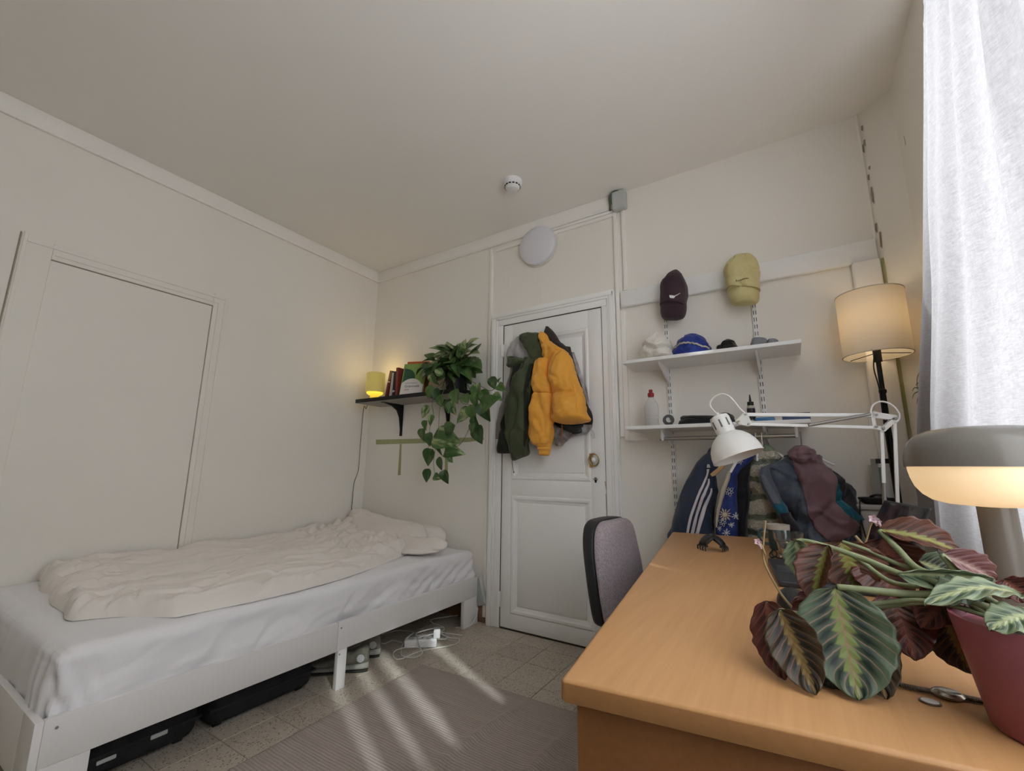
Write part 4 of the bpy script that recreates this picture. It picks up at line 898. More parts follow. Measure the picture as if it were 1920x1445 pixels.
# ---------------------------------------------------------------- things on the upper shelf
c1 = crop(1180, 480, 300/1806)
MAR = fabric('maroon_twill', (0.045,0.026,0.034), (0.055,0.032,0.042), rough=0.85, bump=0.3)
YEL = fabric('pale_yellow_cotton', (0.58,0.51,0.24), (0.62,0.55,0.28), rough=0.85)
cm = crop(1225, 500, 80/1101)
t_ = thing('baseball_cap', 'dark maroon cap with a white tag hung on the white board', 'cap', (-0.50, 2.47, 1.86), 0, 'caps hung on the wall board')
L, co = soft(t_, 'crown', cm, [(100,570,640,.02,.03),(150,480,700,.045,.03),(240,380,765,.065,.03),(380,250,830,.08,.03),(520,172,880,.085,.03),(700,176,882,.092,.03),(880,186,872,.092,.03),(1000,198,862,.090,.03),(1035,205,858,.086,.03),(1045,215,850,.075,.03)], 2.487, MAR, amp=.005, wsc=12, seed=21)
soft(t_, 'brim', cm, [(1000,205,858,.074,-.055),(1060,198,858,.080,-.062),(1150,196,850,.083,-.068),(1250,208,826,.080,-.067),(1330,240,775,.072,-.060),(1375,300,660,.062,-.052),(1388,340,600,.058,-.05)], 2.487, MAR, amp=.001, seed=22, e=2.15)
L.patch([(500+.0727*y, 1225+.0727*a, 1225+.0727*b) for y, a, b in ((885,525,640),(915,530,655),(955,540,620))], nu=6, nv=6, off=.003).part('tag', pm('tag_white', (0.75,0.74,0.74), rough=0.6), co, 180)
MB().tube([L.front(uu, L.vat(0, 500+.0727*yy), 0.005) for uu, yy in [(0.33, 905), (0.48, 870), (0.66, 805)]], [0.003,0.0022,0.0012], 6).part('tag_swoosh', MATS['tag_white'], co)
MB().lathe([(0.0,-0.004),(0.008,0.0),(0.006,0.005),(0.0,0.006)], 14, M=Matrix.Rotation(PI/2,4,'X'), loc=tuple(L.front(-0.05,L.vat(0,500+.0727*435)))).part('button', MAR, co)
cy_ = crop(1350, 470, 90/1182)
for uu in (0.0,):
    MB().tube([L.front(-0.96+1.92*k/30, L.vat(0, 500+.0727*(1032-10*math.cos((k/30-.5)*3))), 0.001) for k in range(31)], 0.0018, 5).part('brim_seam', pm('maroon_dark', (0.016,0.009,0.012), rough=0.9), co)
    MB().tube([L.front(-0.05+0.35*(k/24-0.4)*(1 if uu == 0 else 0), 0.36+0.58*k/24, 0.0012) for k in range(25)], 0.0012, 5).part('seam', MAR, co)
t_ = thing('baseball_cap', 'pale yellow crumpled cap with small dark lettering hung on the white board', 'cap', (-0.14, 2.46, 1.876), 0, 'caps hung on the wall board')
L, co = soft(t_, 'crown', cy_, [(100,470,760,.02,.03),(160,370,820,.05,.03),(250,270,880,.07,.03),(370,165,960,.085,.03),(470,125,985,.09,.03),(600,120,965,.09,.03),(760,150,945,.095,.03),(900,182,958,.098,.03),(980,195,966,.096,.03),(1020,205,964,.088,.03),(1030,220,950,.075,.03)], 2.482, YEL, amp=.0085, wsc=10, seed=23, wst=(1,1,0.8), n=64, m=60)
soft(t_, 'brim', cy_, [(930,180,968,.078,-.058),(1010,188,972,.085,-.066),(1120,200,974,.090,-.073),(1240,235,955,.087,-.072),(1320,285,860,.078,-.065),(1358,350,640,.068,-.058),(1366,390,560,.064,-.055)], 2.482, YEL, amp=.001, seed=24, e=2.15)
MB().tube([L.front(-0.96+1.92*k/30, L.vat(0, 470+.0761*(1012+8*math.cos((k/30-.5)*3))), 0.001) for k in range(31)], 0.0018, 5).part('brim_seam', pm('yellow_dark', (0.30,0.25,0.10), rough=0.9), co)
sq = MB(); SIGN = pm('cap_script', (0.09,0.07,0.05), rough=0.7)
pts = [L.front(-0.27+0.72*k/40, L.vat(0, 470+.0761*(905-55*k/40 + 9*math.sin(k*1.1))), 0.004) for k in range(41)]
sq.tube(pts, 0.0013, 5); sq.tube([L.front(-0.27, L.vat(0, 470+.0761*880), .006), L.front(-0.29, L.vat(0, 470+.0761*940), .006)], 0.0014, 5); sq.part('lettering', SIGN, co)
# fluffy hat, bonnet, black cap, grey pouches
def furry():
    m, nt, b = newmat('white_fleece'); tc = nd(nt, 'ShaderNodeTexCoord')
    n = nd(nt, 'ShaderNodeTexNoise', Scale=90.0, Detail=5.0); nt.links.new(tc.outputs['Object'], n.inputs['Vector'])
    c = mixc(nt, n.outputs['Fac'], (0.62,0.58,0.50), (0.86,0.83,0.77)); nt.links.new(c, b.inputs['Base Color']); b.inputs['Roughness'].default_value = 0.95; b.inputs['Sheen Weight'].default_value = 0.5
    bp = nd(nt, 'ShaderNodeBump', Strength=0.9, Distance=0.006); nt.links.new(n.outputs['Fac'], bp.inputs['Height']); nt.links.new(bp.outputs[0], b.inputs['Normal']); return m
FUR = furry(); ZU = SHU[1]+0.001
def shelf_soft(name, rows, Y, mat, label, cat, amp, wsc, seed, cr=c1, z=ZU, **k):
    rr = rowspx(cr, rows, Y); 
    for r_ in rr: r_[2] = max(r_[2], z+0.004); r_[5] = max(r_[5], z+0.004)
    l = rr[-1][:]; l[2] = z+0.004; l[5] = z+0.004; rr.append(l)
    L = Loft(rr, n=56, m=40, e=2.1, amp=amp, wsc=wsc, seed=seed, wst=(1,1,1), **k)
    mb = L.mb(); mb.v = [(x, y, max(zz, z)) for (x, y, zz) in mb.v]
    return L, mb
L, mb = shelf_soft('f', [(865,280,320,.02,.02),(890,245,365,.04,.03),(930,215,430,.06,.05),(1000,165,475,.075,.06),(1070,115,495,.085,.07),(1140,85,505,.085,.07)], 2.41, FUR, '', '', .022, 8, 31)
mb.single('fleece_hat', FUR, 'fluffy cream white hat at the door end of the upper shelf', 'hat', 'headwear on the upper shelf', smooth=180)
BLU = fabric('royal_blue_nylon', (0.018,0.035,0.21), (0.026,0.048,0.26), rough=0.55)
t_ = thing('bonnet', 'royal blue gathered bonnet with a cream cord on the upper shelf', 'hat', (-0.40, 2.40, ZU), 0, 'headwear on the upper shelf')
L, mb = shelf_soft('b', [(882,690,760,.02,.02),(905,630,815,.05,.04),(950,575,865,.07,.06),(1010,535,905,.08,.065),(1060,508,920,.085,.07),(1100,500,915,.08,.07)], 2.40, BLU, '', '', .007, 22, 33)
mb.part('crown', BLU, t_, 180)
MB().tube([L.front(-0.93+1.86*k/40, 0.60-0.07*math.cos((k/40-.45)*4.5)+0.012*math.sin(k*1.3), 0.004) for k in range(41)], 0.0045, 6).part('cord', pm('cream_cord', (0.60,0.55,0.44), rough=0.9, bump=.5, bscale=300), t_)
t_ = thing('cycling_cap', 'crumpled shiny black cap on the upper shelf right of the blue bonnet', 'hat', (-0.19, 2.38, ZU), 0, 'headwear on the upper shelf')
L, mb = shelf_soft('k', [(945,1090,1150,.02,.02),(965,1060,1185,.035,.03),(995,1035,1210,.045,.04),(1030,1015,1225,.05,.045)], 2.38, BLACKP, '', '', .008, 20, 35); mb.part('crown', fabric('black_satin', (0.010,0.010,0.010), rough=0.4), t_, 180)
L, mb = shelf_soft('k', [(1010,1000,1050,.02,.02),(1030,985,1060,.03,.03)], 2.36, BLACKP, '', '', .003, 20, 36); mb.part('peak', MATS['black_satin'], t_, 180)
GRF = fabric('grey_felt', (0.20,0.21,0.23), (0.24,0.25,0.27), rough=0.9)
for i, (rows, lab) in enumerate((([(930,1400,1530,.02,.02),(940,1380,1545,.04,.04),(985,1370,1555,.05,.05)], 'folded grey felt pouch on the upper shelf in front of the upright'), ([(940,1590,1660,.02,.02),(952,1560,1680,.04,.03),(985,1550,1695,.045,.04)], 'rounded grey felt cap at the window end of the upper shelf'))):
    L, mb = shelf_soft('g', rows, 2.40, GRF, '', '', .004, 16, 38+i); mb.single('felt_pouch' if i == 0 else 'felt_hat', GRF, lab, 'pouch' if i == 0 else 'hat', smooth=180)

# ---------------------------------------------------------------- things on the lower shelf
ZS = SHL[1]+0.0008
c2 = crop(1160, 700, 380/1920)
PLAST = pm('clear_plastic', (0.96,0.97,0.98), rough=0.03, trans=1.0, ior=1.25, spec=0.5)
bp_ = aty(*c2(318,480), 2.40); bx = bp_.x; topz = aty(*c2(312,145), 2.40).z; H = topz-ZS
t_ = thing('water_bottle', 'empty clear plastic bottle with a red sports cap on the lower shelf', 'bottle', (bx, 2.40, ZS))
pf = [(0.0,0.004),(0.012,0.006),(0.030,0.0),(0.035,0.010),(0.036,0.025),(0.0325,0.030),(0.036,0.036),(0.0325,0.043),(0.036,0.050),(0.0325,0.057),(0.036,0.064),(0.037,0.075),(0.033,0.082),(0.037,0.090),(0.0375,0.12),(0.035,0.155),(0.024,0.185),(0.014,0.200),(0.013,0.215)]
k = (H-0.042)/0.215; MB().lathe([(r, z*k) for r, z in pf]+[(max(r-0.0009, 0.0), z*k+(0.001 if i < 2 else 0)) for i, (r, z) in reversed(list(enumerate(pf)))], 36, loc=(bx,2.40,ZS), cap0=False, cap1=False).part('body', PLAST, t_, 60)
MB().lathe([(0.015,0),(0.017,0.003),(0.017,0.020),(0.010,0.024),(0.010,0.040),(0.0,0.042)], 20, loc=(bx,2.40,ZS+H-0.045)).part('cap', pm('cap_red', (0.32,0.02,0.03), rough=0.4), t_)
p = aty(*c2(472,445), 2.33)
MB().lathe([(0.014,-0.012),(0.027,-0.012),(0.027,0.012),(0.014,0.012)], 30, M=Matrix.Rotation(PI/2,4,'X') @ Matrix.Rotation(0.4,4,'Y'), loc=(p.x,2.33,ZS+0.0275), closed=True).single('tape_roll', BLACKP, 'roll of black tape standing on the lower shelf by the bottle', 'tape')
BAGM = fabric('black_canvas', (0.012,0.014,0.014), rough=0.8)
L, mb = shelf_soft('bag', [(400,610,900,.02,.02),(412,590,930,.05,.05),(440,575,950,.07,.06),(470,565,960,.07,.06)], 2.39, BAGM, '', '', .006, 12, 41, cr=c2, z=ZS); mb.single('black_bag', BAGM, 'flat black canvas bag lying on the lower shelf behind the lamp head', 'bag', smooth=180)
L, mb = shelf_soft('bag', [(374,980,1040,.02,.02),(395,960,1075,.05,.05),(430,950,1095,.06,.05),(465,945,1105,.06,.05)], 2.41, BAGM, '', '', .006, 12, 43, cr=c2, z=ZS); mb.single('black_pouch', BAGM, 'rounded black pouch on the lower shelf behind the lamp arm', 'bag', smooth=180)
p = aty(*c2(1262,440), 2.36); hz = aty(*c2(1252,200), 2.36).z-ZS
t_ = thing('glue_bottle', 'small dropper bottle with black pointed nozzle and black label on the lower shelf', 'bottle', (p.x, 2.36, ZS))
MB().lathe([(0.0165,0),(0.0175,0.003),(0.0175,hz*0.54),(0.012,hz*0.62)], 24, loc=(p.x,2.36,ZS)).part('body', pm('amber_clear', (0.42,0.40,0.34), rough=0.3), t_)
MB().lathe([(0.0178,hz*0.08),(0.0178,hz*0.50)], 24, loc=(p.x,2.36,ZS), cap0=False, cap1=False).part('label', BLACKP, t_)
MB().lathe([(0.013,hz*0.60),(0.014,hz*0.61),(0.014,hz*0.735),(0.006,hz*0.75),(0.0025,hz)], 20, loc=(p.x,2.36,ZS)).part('nozzle', BLACKP, t_)
a = aty(*c2(1290,430), 2.34); b = aty(*c2(1480,430), 2.34)
MB().rbox(a.x, 2.33, ZS, b.x, 2.42, ZS+0.020, 0.005).single('blue_case', pm('blue_case', (0.05,0.16,0.32), rough=0.4), 'small flat blue case on the lower shelf behind the lamp arm', 'case')
a = aty(*c2(1550,430), 2.35); b = aty(*c2(1818,430), 2.35)
t_ = thing('notebook', 'dark blue book lying flat at the window end of the lower shelf', 'book', ((a.x+b.x)/2, 2.40, ZS))
c_ = MB(); c_.box(a.x, 2.335, ZS, b.x, 2.47, ZS+0.003); c_.box(a.x, 2.335, ZS+0.030, b.x, 2.47, ZS+0.033); c_.box(a.x, 2.335, ZS, b.x, 2.338, ZS+0.033); c_.part('cover', pm('navy_cover', (0.05,0.075,0.16), rough=0.5), t_)
MB().box(a.x+.004, 2.3381, ZS+0.0031, b.x-.004, 2.466, ZS+0.0299).part('pages', MATS['pages'], t_)

# ================================================================ clothes on the rail
cn = crop(1240, 820, 180/1369); cw = crop(1390, 800, 230/1445)
NAVY = fabric('navy_tricot', (0.030,0.040,0.068), (0.036,0.048,0.082), rough=0.6, bump=0.1)
WHS = pm('stripe_white', (0.62,0.60,0.64), rough=0.7)
def hanger(root, x, y, z0, spanv, mat, zr=1.160):
    zt = zr+0.0095
    MB().tube(spl([(x,y+0.016,zr-0.004),(x,y+0.012,zt+0.004),(x,y,zt+0.0025+0.004),(x,y-0.014,zt),(x,y-0.017,zr-0.012),(x,y-0.004,zr-0.035),(x,y,z0)], 30), 0.0024, 8).part('hook', STEEL if mat is None else mat, root)
    v = Vector(spanv); M = Vector((x, y, z0))
    MB().tube(spl([M-v+Vector((0,0,-0.055)), M-v*0.5+Vector((0,0,-0.020)), M, M+v*0.5+Vector((0,0,-0.020)), M+v+Vector((0,0,-0.055))], 20), [0.006]*20, 8).part('shoulder_bar', mat or STEEL, root)
WOODH = pm('hanger_wood', (0.42,0.26,0.12), (0.48,0.31,0.15), scale=14, rough=0.5, stretch=(1,1,6))
zb = 0.50
# knit cardigan (deepest between the others)
def knitmat():
    m, nt, b = newmat('striped_knit'); g = nd(nt, 'ShaderNodeNewGeometry'); sp = nd(nt, 'ShaderNodeSeparateXYZ'); nt.links.new(g.outputs['Position'], sp.inputs[0])
    n = nd(nt, 'ShaderNodeTexNoise', Scale=10.0, Detail=2.0); nt.links.new(g.outputs['Position'], n.inputs['Vector'])
    zz = mth(nt, 'ADD', sp.outputs['Z'], mth(nt, 'MULTIPLY', n.outputs['Fac'], 0.05)); s = mth(nt, 'SINE', mth(nt, 'MULTIPLY', zz, 78.0))
    r = nd(nt, 'ShaderNodeValToRGB'); r.color_ramp.elements[0].position = 0.66; r.color_ramp.elements[1].position = 0.86; r.color_ramp.elements[0].color = (0.60,0.56,0.46,1); r.color_ramp.elements[1].color = (0.16,0.19,0.145,1)
    nt.links.new(mth(nt, 'MULTIPLY_ADD', s, 0.5, 0.5), r.inputs[0])
    v = nd(nt, 'ShaderNodeTexVoronoi', Scale=150.0); nt.links.new(g.outputs['Position'], v.inputs['Vector'])
    c = mixc(nt, mth(nt, 'MULTIPLY', v.outputs['Distance'], 0.55), r.outputs[0], (0.10,0.11,0.08)); nt.links.new(c, b.inputs['Base Color']); b.inputs['Roughness'].default_value = 0.95
    bp = nd(nt, 'ShaderNodeBump', Strength=0.8, Distance=0.006); nt.links.new(v.outputs['Distance'], bp.inputs['Height']); nt.links.new(bp.outputs[0], b.inputs['Normal']); return m
KNIT = knitmat()
g_ = thing('knit_cardigan', 'cream and sage striped chunky knit cardigan hanging left of the windbreaker', 'clothing', (-0.09, 2.37, zb), 0, 'clothes on the rail')
soft(g_, 'body', cw, [(270,225,330,.02,.02),(300,185,420,.04,.03),(400,125,470,.06,.05),(550,92,460,.065,.05),(750,98,470,.065,.05),(900,98,500,.065,.05),(1100,80,520,.065,.05),(1280,70,520,.065,.05)], 2.385, KNIT, amp=.012, wsc=12, seed=51, wst=(1,1,1.2), zmin=zb)
soft(g_, 'collar', cw, [(195,262,300,.012,.012),(215,250,330,.022,.02),(250,230,370,.03,.02),(290,225,400,.03,.02),(320,240,380,.02,.02)], 2.375, pm('sage_knit', (0.14,0.19,0.13), (0.22,0.26,0.19), scale=60, rough=0.95), amp=.006, seed=52)
hanger(g_, -0.110, 2.36, 1.105, (0.10,0.01,0), WHITEP)
# black jacket
g_ = thing('black_jacket', 'plain black jacket hanging between the floral shirt and the knit cardigan', 'clothing', (-0.21, 2.37, zb), 0, 'clothes on the rail')
soft(g_, 'body', cn, [(200,1280,1370,.015,.015),(300,1220,1340,.03,.03),(450,1100,1280,.04,.04),(650,1040,1255,.045,.04),(850,1050,1262,.045,.04),(1050,1070,1245,.045,.04),(1380,1070,1215,.045,.04)], 2.352, fabric('black_cotton', (0.012,0.012,0.016), rough=0.8), amp=.010, wsc=10, seed=53, zmin=zb)
hanger(g_, -0.135, 2.36, 1.10, (0.0,0.03,0), WHITEP)
# blue floral shirt
g_ = thing('floral_shirt', 'blue shirt with white flower print and cream edge on the rail', 'clothing', (-0.27, 2.35, zb), 0, 'clothes on the rail')
FBL = fabric('floral_blue', (0.018,0.030,0.14), (0.026,0.050,0.21), rough=0.7, scale=25)
fs, fso = soft(g_, 'body', cn, [(190,1190,1340,.015,.015),(260,1120,1330,.03,.03),(360,1040,1270,.04,.03),(480,975,1130,.04,.03),(600,935,1095,.04,.03),(750,890,1090,.042,.03),(900,840,1090,.045,.03),(1100,795,1095,.045,.03),(1350,780,1090,.045,.03)], 2.330, FBL, amp=.006, wsc=10, seed=54, zmin=zb)
soft(g_, 'cream_edge', cn, [(480,935,1000,.012,.01),(580,905,985,.016,.012),(700,860,940,.018,.012),(850,820,895,.018,.012),(1000,790,855,.018,.012),(1150,775,825,.016,.012),(1280,770,800,.010,.01)], 2.300, pm('cream_cotton', (0.46,0.41,0.33), rough=0.9), amp=.002, seed=55, label='cream coloured edge')
FW = pm('flower_white', (0.60,0.60,0.62), rough=0.8); FC = pm('flower_cream', (0.60,0.52,0.38), rough=0.8)
def flower(cx, cy, rad, npet, fat, mat, ring=False):
    mb = MB(); c0 = cn(cx, cy)
    def at(dx, dy): 
        px, py = c0[0]+dx, c0[1]+dy; v = fs.vat(0, py); Lp, Rp, _, _ = fs.row(v); u = (px-proj(Lp)[0])/(proj(Rp)[0]-proj(Lp)[0])*2-1; return fs.front(max(-.97, min(.97, u)), v, 0.0025)
    for k in range(npet):
        a = 2*PI*k/npet + 0.3; r0, r1 = rad*0.25, rad*(1.0 if k % 2 else 0.8); w = fat
        q = [at(r0*math.cos(a-w*.5), r0*math.sin(a-w*.5)), at((r0+r1)*.5*math.cos(a-w), (r0+r1)*.5*math.sin(a-w)), at(r1*math.cos(a), r1*math.sin(a)), at((r0+r1)*.5*math.cos(a+w), (r0+r1)*.5*math.sin(a+w)), at(r0*math.cos(a+w*.5), r0*math.sin(a+w*.5))]
        if ring: mb.tube(q+[q[0]], 0.0012, 5)
        else: mb.add(q, [(0,1,2,3,4)])
    if not ring: mb.add([at(rad*.3*math.cos(2*PI*k/10), rad*.3*math.sin(2*PI*k/10)) for k in range(10)], [tuple(range(10))])
    mb.part('flower_print', mat, fso, 0)
flower(930, 1085, 14, 11, 0.17, FC); flower(985, 765, 10, 6, 0.42, FW, True); flower(900, 1190, 9, 6, 0.42, FW, True); flower(1060, 1110, 8, 7, 0.25, FW); flower(950, 1340, 9, 7, 0.25, FW); flower(1130, 330, 8, 7, 0.3, FW, True); flower(1010, 1230, 6, 6, 0.3, FW); flower(850, 1280, 6, 6, 0.3, FW)
hanger(g_, -0.165, 2.36, 1.09, (-0.035,-0.02,0), WHITEP)
MB().tube([aty(*cn(1085,320), 2.27), aty(*cn(985,495), 2.27)], 0.006, 8).part('hanger_arm', WHITEP, g_)
# navy track jacket
g_ = thing('track_jacket', 'navy track jacket with three white sleeve stripes on a wooden hanger', 'jacket', (-0.42, 2.36, zb), 0, 'clothes on the rail')
tj, tjo = soft(g_, 'body', cn, [(60,800,900,.02,.02),(130,730,1010,.04,.03),(220,640,1000,.06,.04),(340,530,860,.07,.05),(480,435,790,.075,.05),(620,355,785,.08,.05),(780,298,790,.085,.05),(950,243,785,.085,.05),(1120,195,775,.085,.05),(1280,152,770,.085,.05),(1440,112,775,.085,.05)], 2.385, NAVY, amp=.010, wsc=7, seed=56, wst=(1,1,0.5), zmin=zb, n=60, m=60)
for rows in ([(450,682,716),(520,680,702),(600,650,680),(750,588,622),(900,530,566),(1100,468,504),(1330,416,454)], [(585,698,716),(650,692,718),(750,648,684),(900,592,630),(1100,532,570),(1330,478,517)], [(720,728,744),(780,718,742),(900,662,700),(1100,600,640),(1330,545,584)]):
    tj.patch([(820+.13148*y, 1240+.13148*a, 1240+.13148*b) for y, a, b in rows] + [(820+.13148*1700, 1240+.13148*(rows[-1][1]-90), 1240+.13148*(rows[-1][2]-90))], nu=5, nv=50, off=0.0025).part('stripe', WHS, tjo, 180, solid=(0.003, -1))
tj.patch([(820+.13148*385, 1240+.13148*690, 1240+.13148*718), (820+.13148*430, 1240+.13148*680, 1240+.13148*730)], nu=4, nv=5, off=0.003).part('stripe', WHS, tjo, 180, solid=(0.003, -1))
hb = MB(); q = [(695,520),(720,555),(760,545),(880,440),(900,400),(860,400),(780,450)]
hb.prism([aty(*cn(*p_), 2.285) for p_ in q], (0,0.02,0)); hb.part('hanger_arm', WOODH, g_, 40)
hanger(g_, -0.30, 2.36, 1.095, (0.0,0.05,0), WOODH)
# windbreaker
WB = fabric('windbreaker_slate', (0.075,0.092,0.125), (0.088,0.106,0.142), rough=0.5, bump=0.1)
WMAU = fabric('windbreaker_mauve', (0.175,0.105,0.125), (0.195,0.120,0.140), rough=0.55, bump=0.1)
WTEAL = fabric('windbreaker_teal', (0.010,0.110,0.165), rough=0.5); WBLK = fabric('windbreaker_black', (0.022,0.022,0.028), rough=0.55); WLG = fabric('windbreaker_grey', (0.115,0.140,0.175), rough=0.5)
g_ = thing('windbreaker', 'slate blue windbreaker with a wide mauve back panel at the end of the rail', 'jacket', (0.06, 2.33, zb), 0, 'clothes on the rail')
wbk, wbo = soft(g_, 'body', cw, [(330,560,900,.03,.03),(370,470,925,.05,.04),(430,350,955,.065,.045),(500,245,1040,.075,.05),(580,225,1140,.08,.05),(680,300,1235,.08,.05),(800,420,1282,.08,.05),(900,480,1305,.08,.05),(1000,540,1345,.08,.05),(1100,600,1380,.08,.05),(1200,660,1400,.08,.05),(1320,720,1410,.08,.05)], 2.365, WB, amp=.018, wsc=8, seed=57, wst=(1,1,0.7), n=80, m=80)
def wp(name, rows, mat, off=0.003, nu=14, nv=60): wbk.patch([(800+.15917*y, 1390+.15917*a, 1390+.15917*b) for y, a, b in rows], nu=nu, nv=nv, off=off).part(name, mat, wbo, 180, solid=(0.003, -1))
wp('back_panel', [(345,600,905),(420,618,935),(500,640,1000),(600,690,1062),(700,728,1088),(800,750,1092),(900,775,1112),(1000,795,1185),(1080,820,1270),(1150,860,1345),(1220,915,1385),(1290,1010,1160),(1315,1070,1120)], WMAU)
wp('dark_shoulder', [(432,935,956),(500,1000,1036),(580,1052,1135),(680,1088,1230),(780,1120,1276),(880,1165,1298),(980,1235,1335),(1080,1330,1372)], WBLK, 0.0015, nu=10)
wp('teal_stripe', [(665,1082,1096),(740,1090,1124),(820,1096,1154),(900,1115,1196),(980,1160,1256),(1040,1215,1318),(1080,1270,1352)], WTEAL, 0.004, nu=8)
soft(g_, 'collar', cw, [(218,655,760,.02,.02),(240,610,815,.04,.03),(290,572,870,.055,.035),(340,560,895,.06,.04),(390,590,915,.06,.04),(420,630,930,.045,.03)], 2.33, WMAU, amp=.010, wsc=13, seed=58, wst=(1,1,1.4))
ws, wso = soft(g_, 'sleeve', cw, [(470,235,330,.03,.02),(540,215,345,.05,.03),(640,222,375,.06,.03),(740,258,415,.06,.03),(850,310,465,.06,.03),(950,372,530,.06,.03),(1050,440,575,.055,.03),(1150,505,650,.05,.03),(1230,560,695,.045,.03)], 2.285, WB, amp=.008, wsc=9, seed=59, n=48, m=50)
def sp_(name, rows, mat, off): ws.patch([(800+.15917*y, 1390+.15917*a, 1390+.15917*b) for y, a, b in rows], nu=8, nv=30, off=off).part(name, mat, wso, 180, solid=(0.003, -1))
sp_('grey_stripe', [(560,245,275),(650,270,330),(750,310,385),(850,365,440),(900,395,460)], WLG, 0.003)
sp_('teal_patch', [(858,400,470),(900,392,500),(950,400,528),(1000,430,535),(1050,458,500)], WTEAL, 0.004)
sp_('dark_cuff', [(1000,470,556),(1060,470,580),(1150,520,650),(1225,575,690)], WBLK, 0.003)
hanger(g_, 0.042, 2.36, 1.085, (0.11,0.01,0), None)
MB().tube(spl([(-0.06,2.345,1.03),(0.0,2.35,1.065),(0.042,2.36,1.085),(0.09,2.35,1.065),(0.15,2.345,1.03)], 20), 0.005, 8).part('hanger_bar', WHITEP, g_)
# ================================================================ desk
def wood(name, c1, c2, rot=0.0):
    m, nt, b = newmat(name); g = nd(nt, 'ShaderNodeNewGeometry'); mp = nd(nt, 'ShaderNodeMapping'); mp.inputs['Rotation'].default_value = (0,0,-rot); mp.inputs['Scale'].default_value = (55,2.2,55)
    nt.links.new(g.outputs['Position'], mp.inputs[0]); n = nd(nt, 'ShaderNodeTexNoise', Scale=1.6, Detail=5.0, Roughness=0.65); nt.links.new(mp.outputs[0], n.inputs['Vector'])
    m2 = nd(nt, 'ShaderNodeMapping'); m2.inputs['Rotation'].default_value = (0,0,-rot); m2.inputs['Scale'].default_value = (9,0.8,9); nt.links.new(g.outputs['Position'], m2.inputs[0]); n2 = nd(nt, 'ShaderNodeTexNoise', Scale=1.0, Detail=2.0); nt.links.new(m2.outputs[0], n2.inputs['Vector'])
    r = nd(nt, 'ShaderNodeValToRGB'); r.color_ramp.elements[0].position = 0.33; r.color_ramp.elements[1].position = 0.67; r.color_ramp.elements[0].color = (*c1,1); r.color_ramp.elements[1].color = (*c2,1)
    nt.links.new(mth(nt, 'MULTIPLY_ADD', n2.outputs['Fac'], 0.4, mth(nt, 'MULTIPLY', n.outputs['Fac'], 0.6)), r.inputs[0]); nt.links.new(r.outputs[0], b.inputs['Base Color'])
    b.inputs['Roughness'].default_value = 0.42; b.inputs['Specular IOR Level'].default_value = 0.4; return m
DA = math.radians(7.3); DZ = 0.72
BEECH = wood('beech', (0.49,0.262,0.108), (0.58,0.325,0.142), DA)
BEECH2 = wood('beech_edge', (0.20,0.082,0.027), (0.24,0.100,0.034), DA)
DM = Matrix.Translation((-0.295, 0.599, 0)) @ Matrix.Rotation(DA, 4, 'Z')
dk = thing('desk', 'long beech veneer desk standing under the window', 'desk', (-0.295, 0.599, 0), DA)
MB().rbox(0, 0, DZ-0.030, 0.80, 1.60, DZ, 0.006, 3, M=DM).part('table_top', BEECH, dk)
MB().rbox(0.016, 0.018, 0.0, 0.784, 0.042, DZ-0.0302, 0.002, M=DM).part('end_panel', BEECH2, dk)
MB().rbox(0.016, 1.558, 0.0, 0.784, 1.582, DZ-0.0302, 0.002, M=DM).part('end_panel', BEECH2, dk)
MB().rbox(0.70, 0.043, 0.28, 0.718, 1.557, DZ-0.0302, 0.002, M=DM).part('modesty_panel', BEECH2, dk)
EB = wood('beech_band_shaded', (0.30,0.145,0.052), (0.36,0.180,0.068), DA)  # rim strips; shade at the near end is put into their darker colour
MB().rbox(0.004, -0.0015, DZ-0.0285, 0.796, 0.003, DZ-0.0045, 0.001, M=DM).part('shaded_edge_band', EB, dk); MB().rbox(-0.0015, 0.004, DZ-0.0285, 0.003, 1.596, DZ-0.0045, 0.001, M=DM).part('shaded_edge_band', EB, dk)
def dl(x, y, z=0.0): return DM @ Vector((x, y, z))

# ---------------------------------------------------------------- laptop
LP = Matrix.Translation((-0.056, 1.332, DZ+0.001)) @ Matrix.Rotation(math.radians(6.5), 4, 'Z')
DGREY = pm('laptop_grey', (0.040,0.045,0.055), rough=0.38, metal=0.3); DARKB = pm('laptop_black', (0.012,0.014,0.020), rough=0.12, spec=0.5)
lt = thing('laptop', 'open dark grey laptop facing the chair beside the foliage plant', 'laptop', (-0.056, 1.332, DZ), math.radians(6.5))
lbo = MB().rbox(0, 0, 0, 0.222, 0.318, 0.014, 0.004, 3, M=LP).part('base', DGREY, lt)
MB().rbox(0.012, 0.105, 0.0135, 0.072, 0.213, 0.0146, 0.001, M=LP).part('touchpad', pm('touchpad', (0.055,0.06,0.07), rough=0.3), lbo)
kb = MB()
for i in range(5):
    for j in range(14): kb.box(0.088+i*0.0225, 0.018+j*0.0203, 0.0135, 0.088+i*0.0225+0.019, 0.018+j*0.0203+0.017, 0.0155, M=LP)
kb.part('keys', BLACKP, lbo, 0, kind='stuff')
SM = LP @ Matrix.Translation((0.214, 0, 0.014)) @ Matrix.Rotation(math.radians(27), 4, 'Y')
MB().rbox(0, 0, 0, 0.007, 0.318, 0.212, 0.003, 3, M=SM).part('lid', DGREY, lt); ldo = COL.objects[-1]
MB().rbox(-0.0012, 0.008, 0.012, 0.001, 0.310, 0.206, 0.0005, M=SM).part('screen', DARKB, ldo)
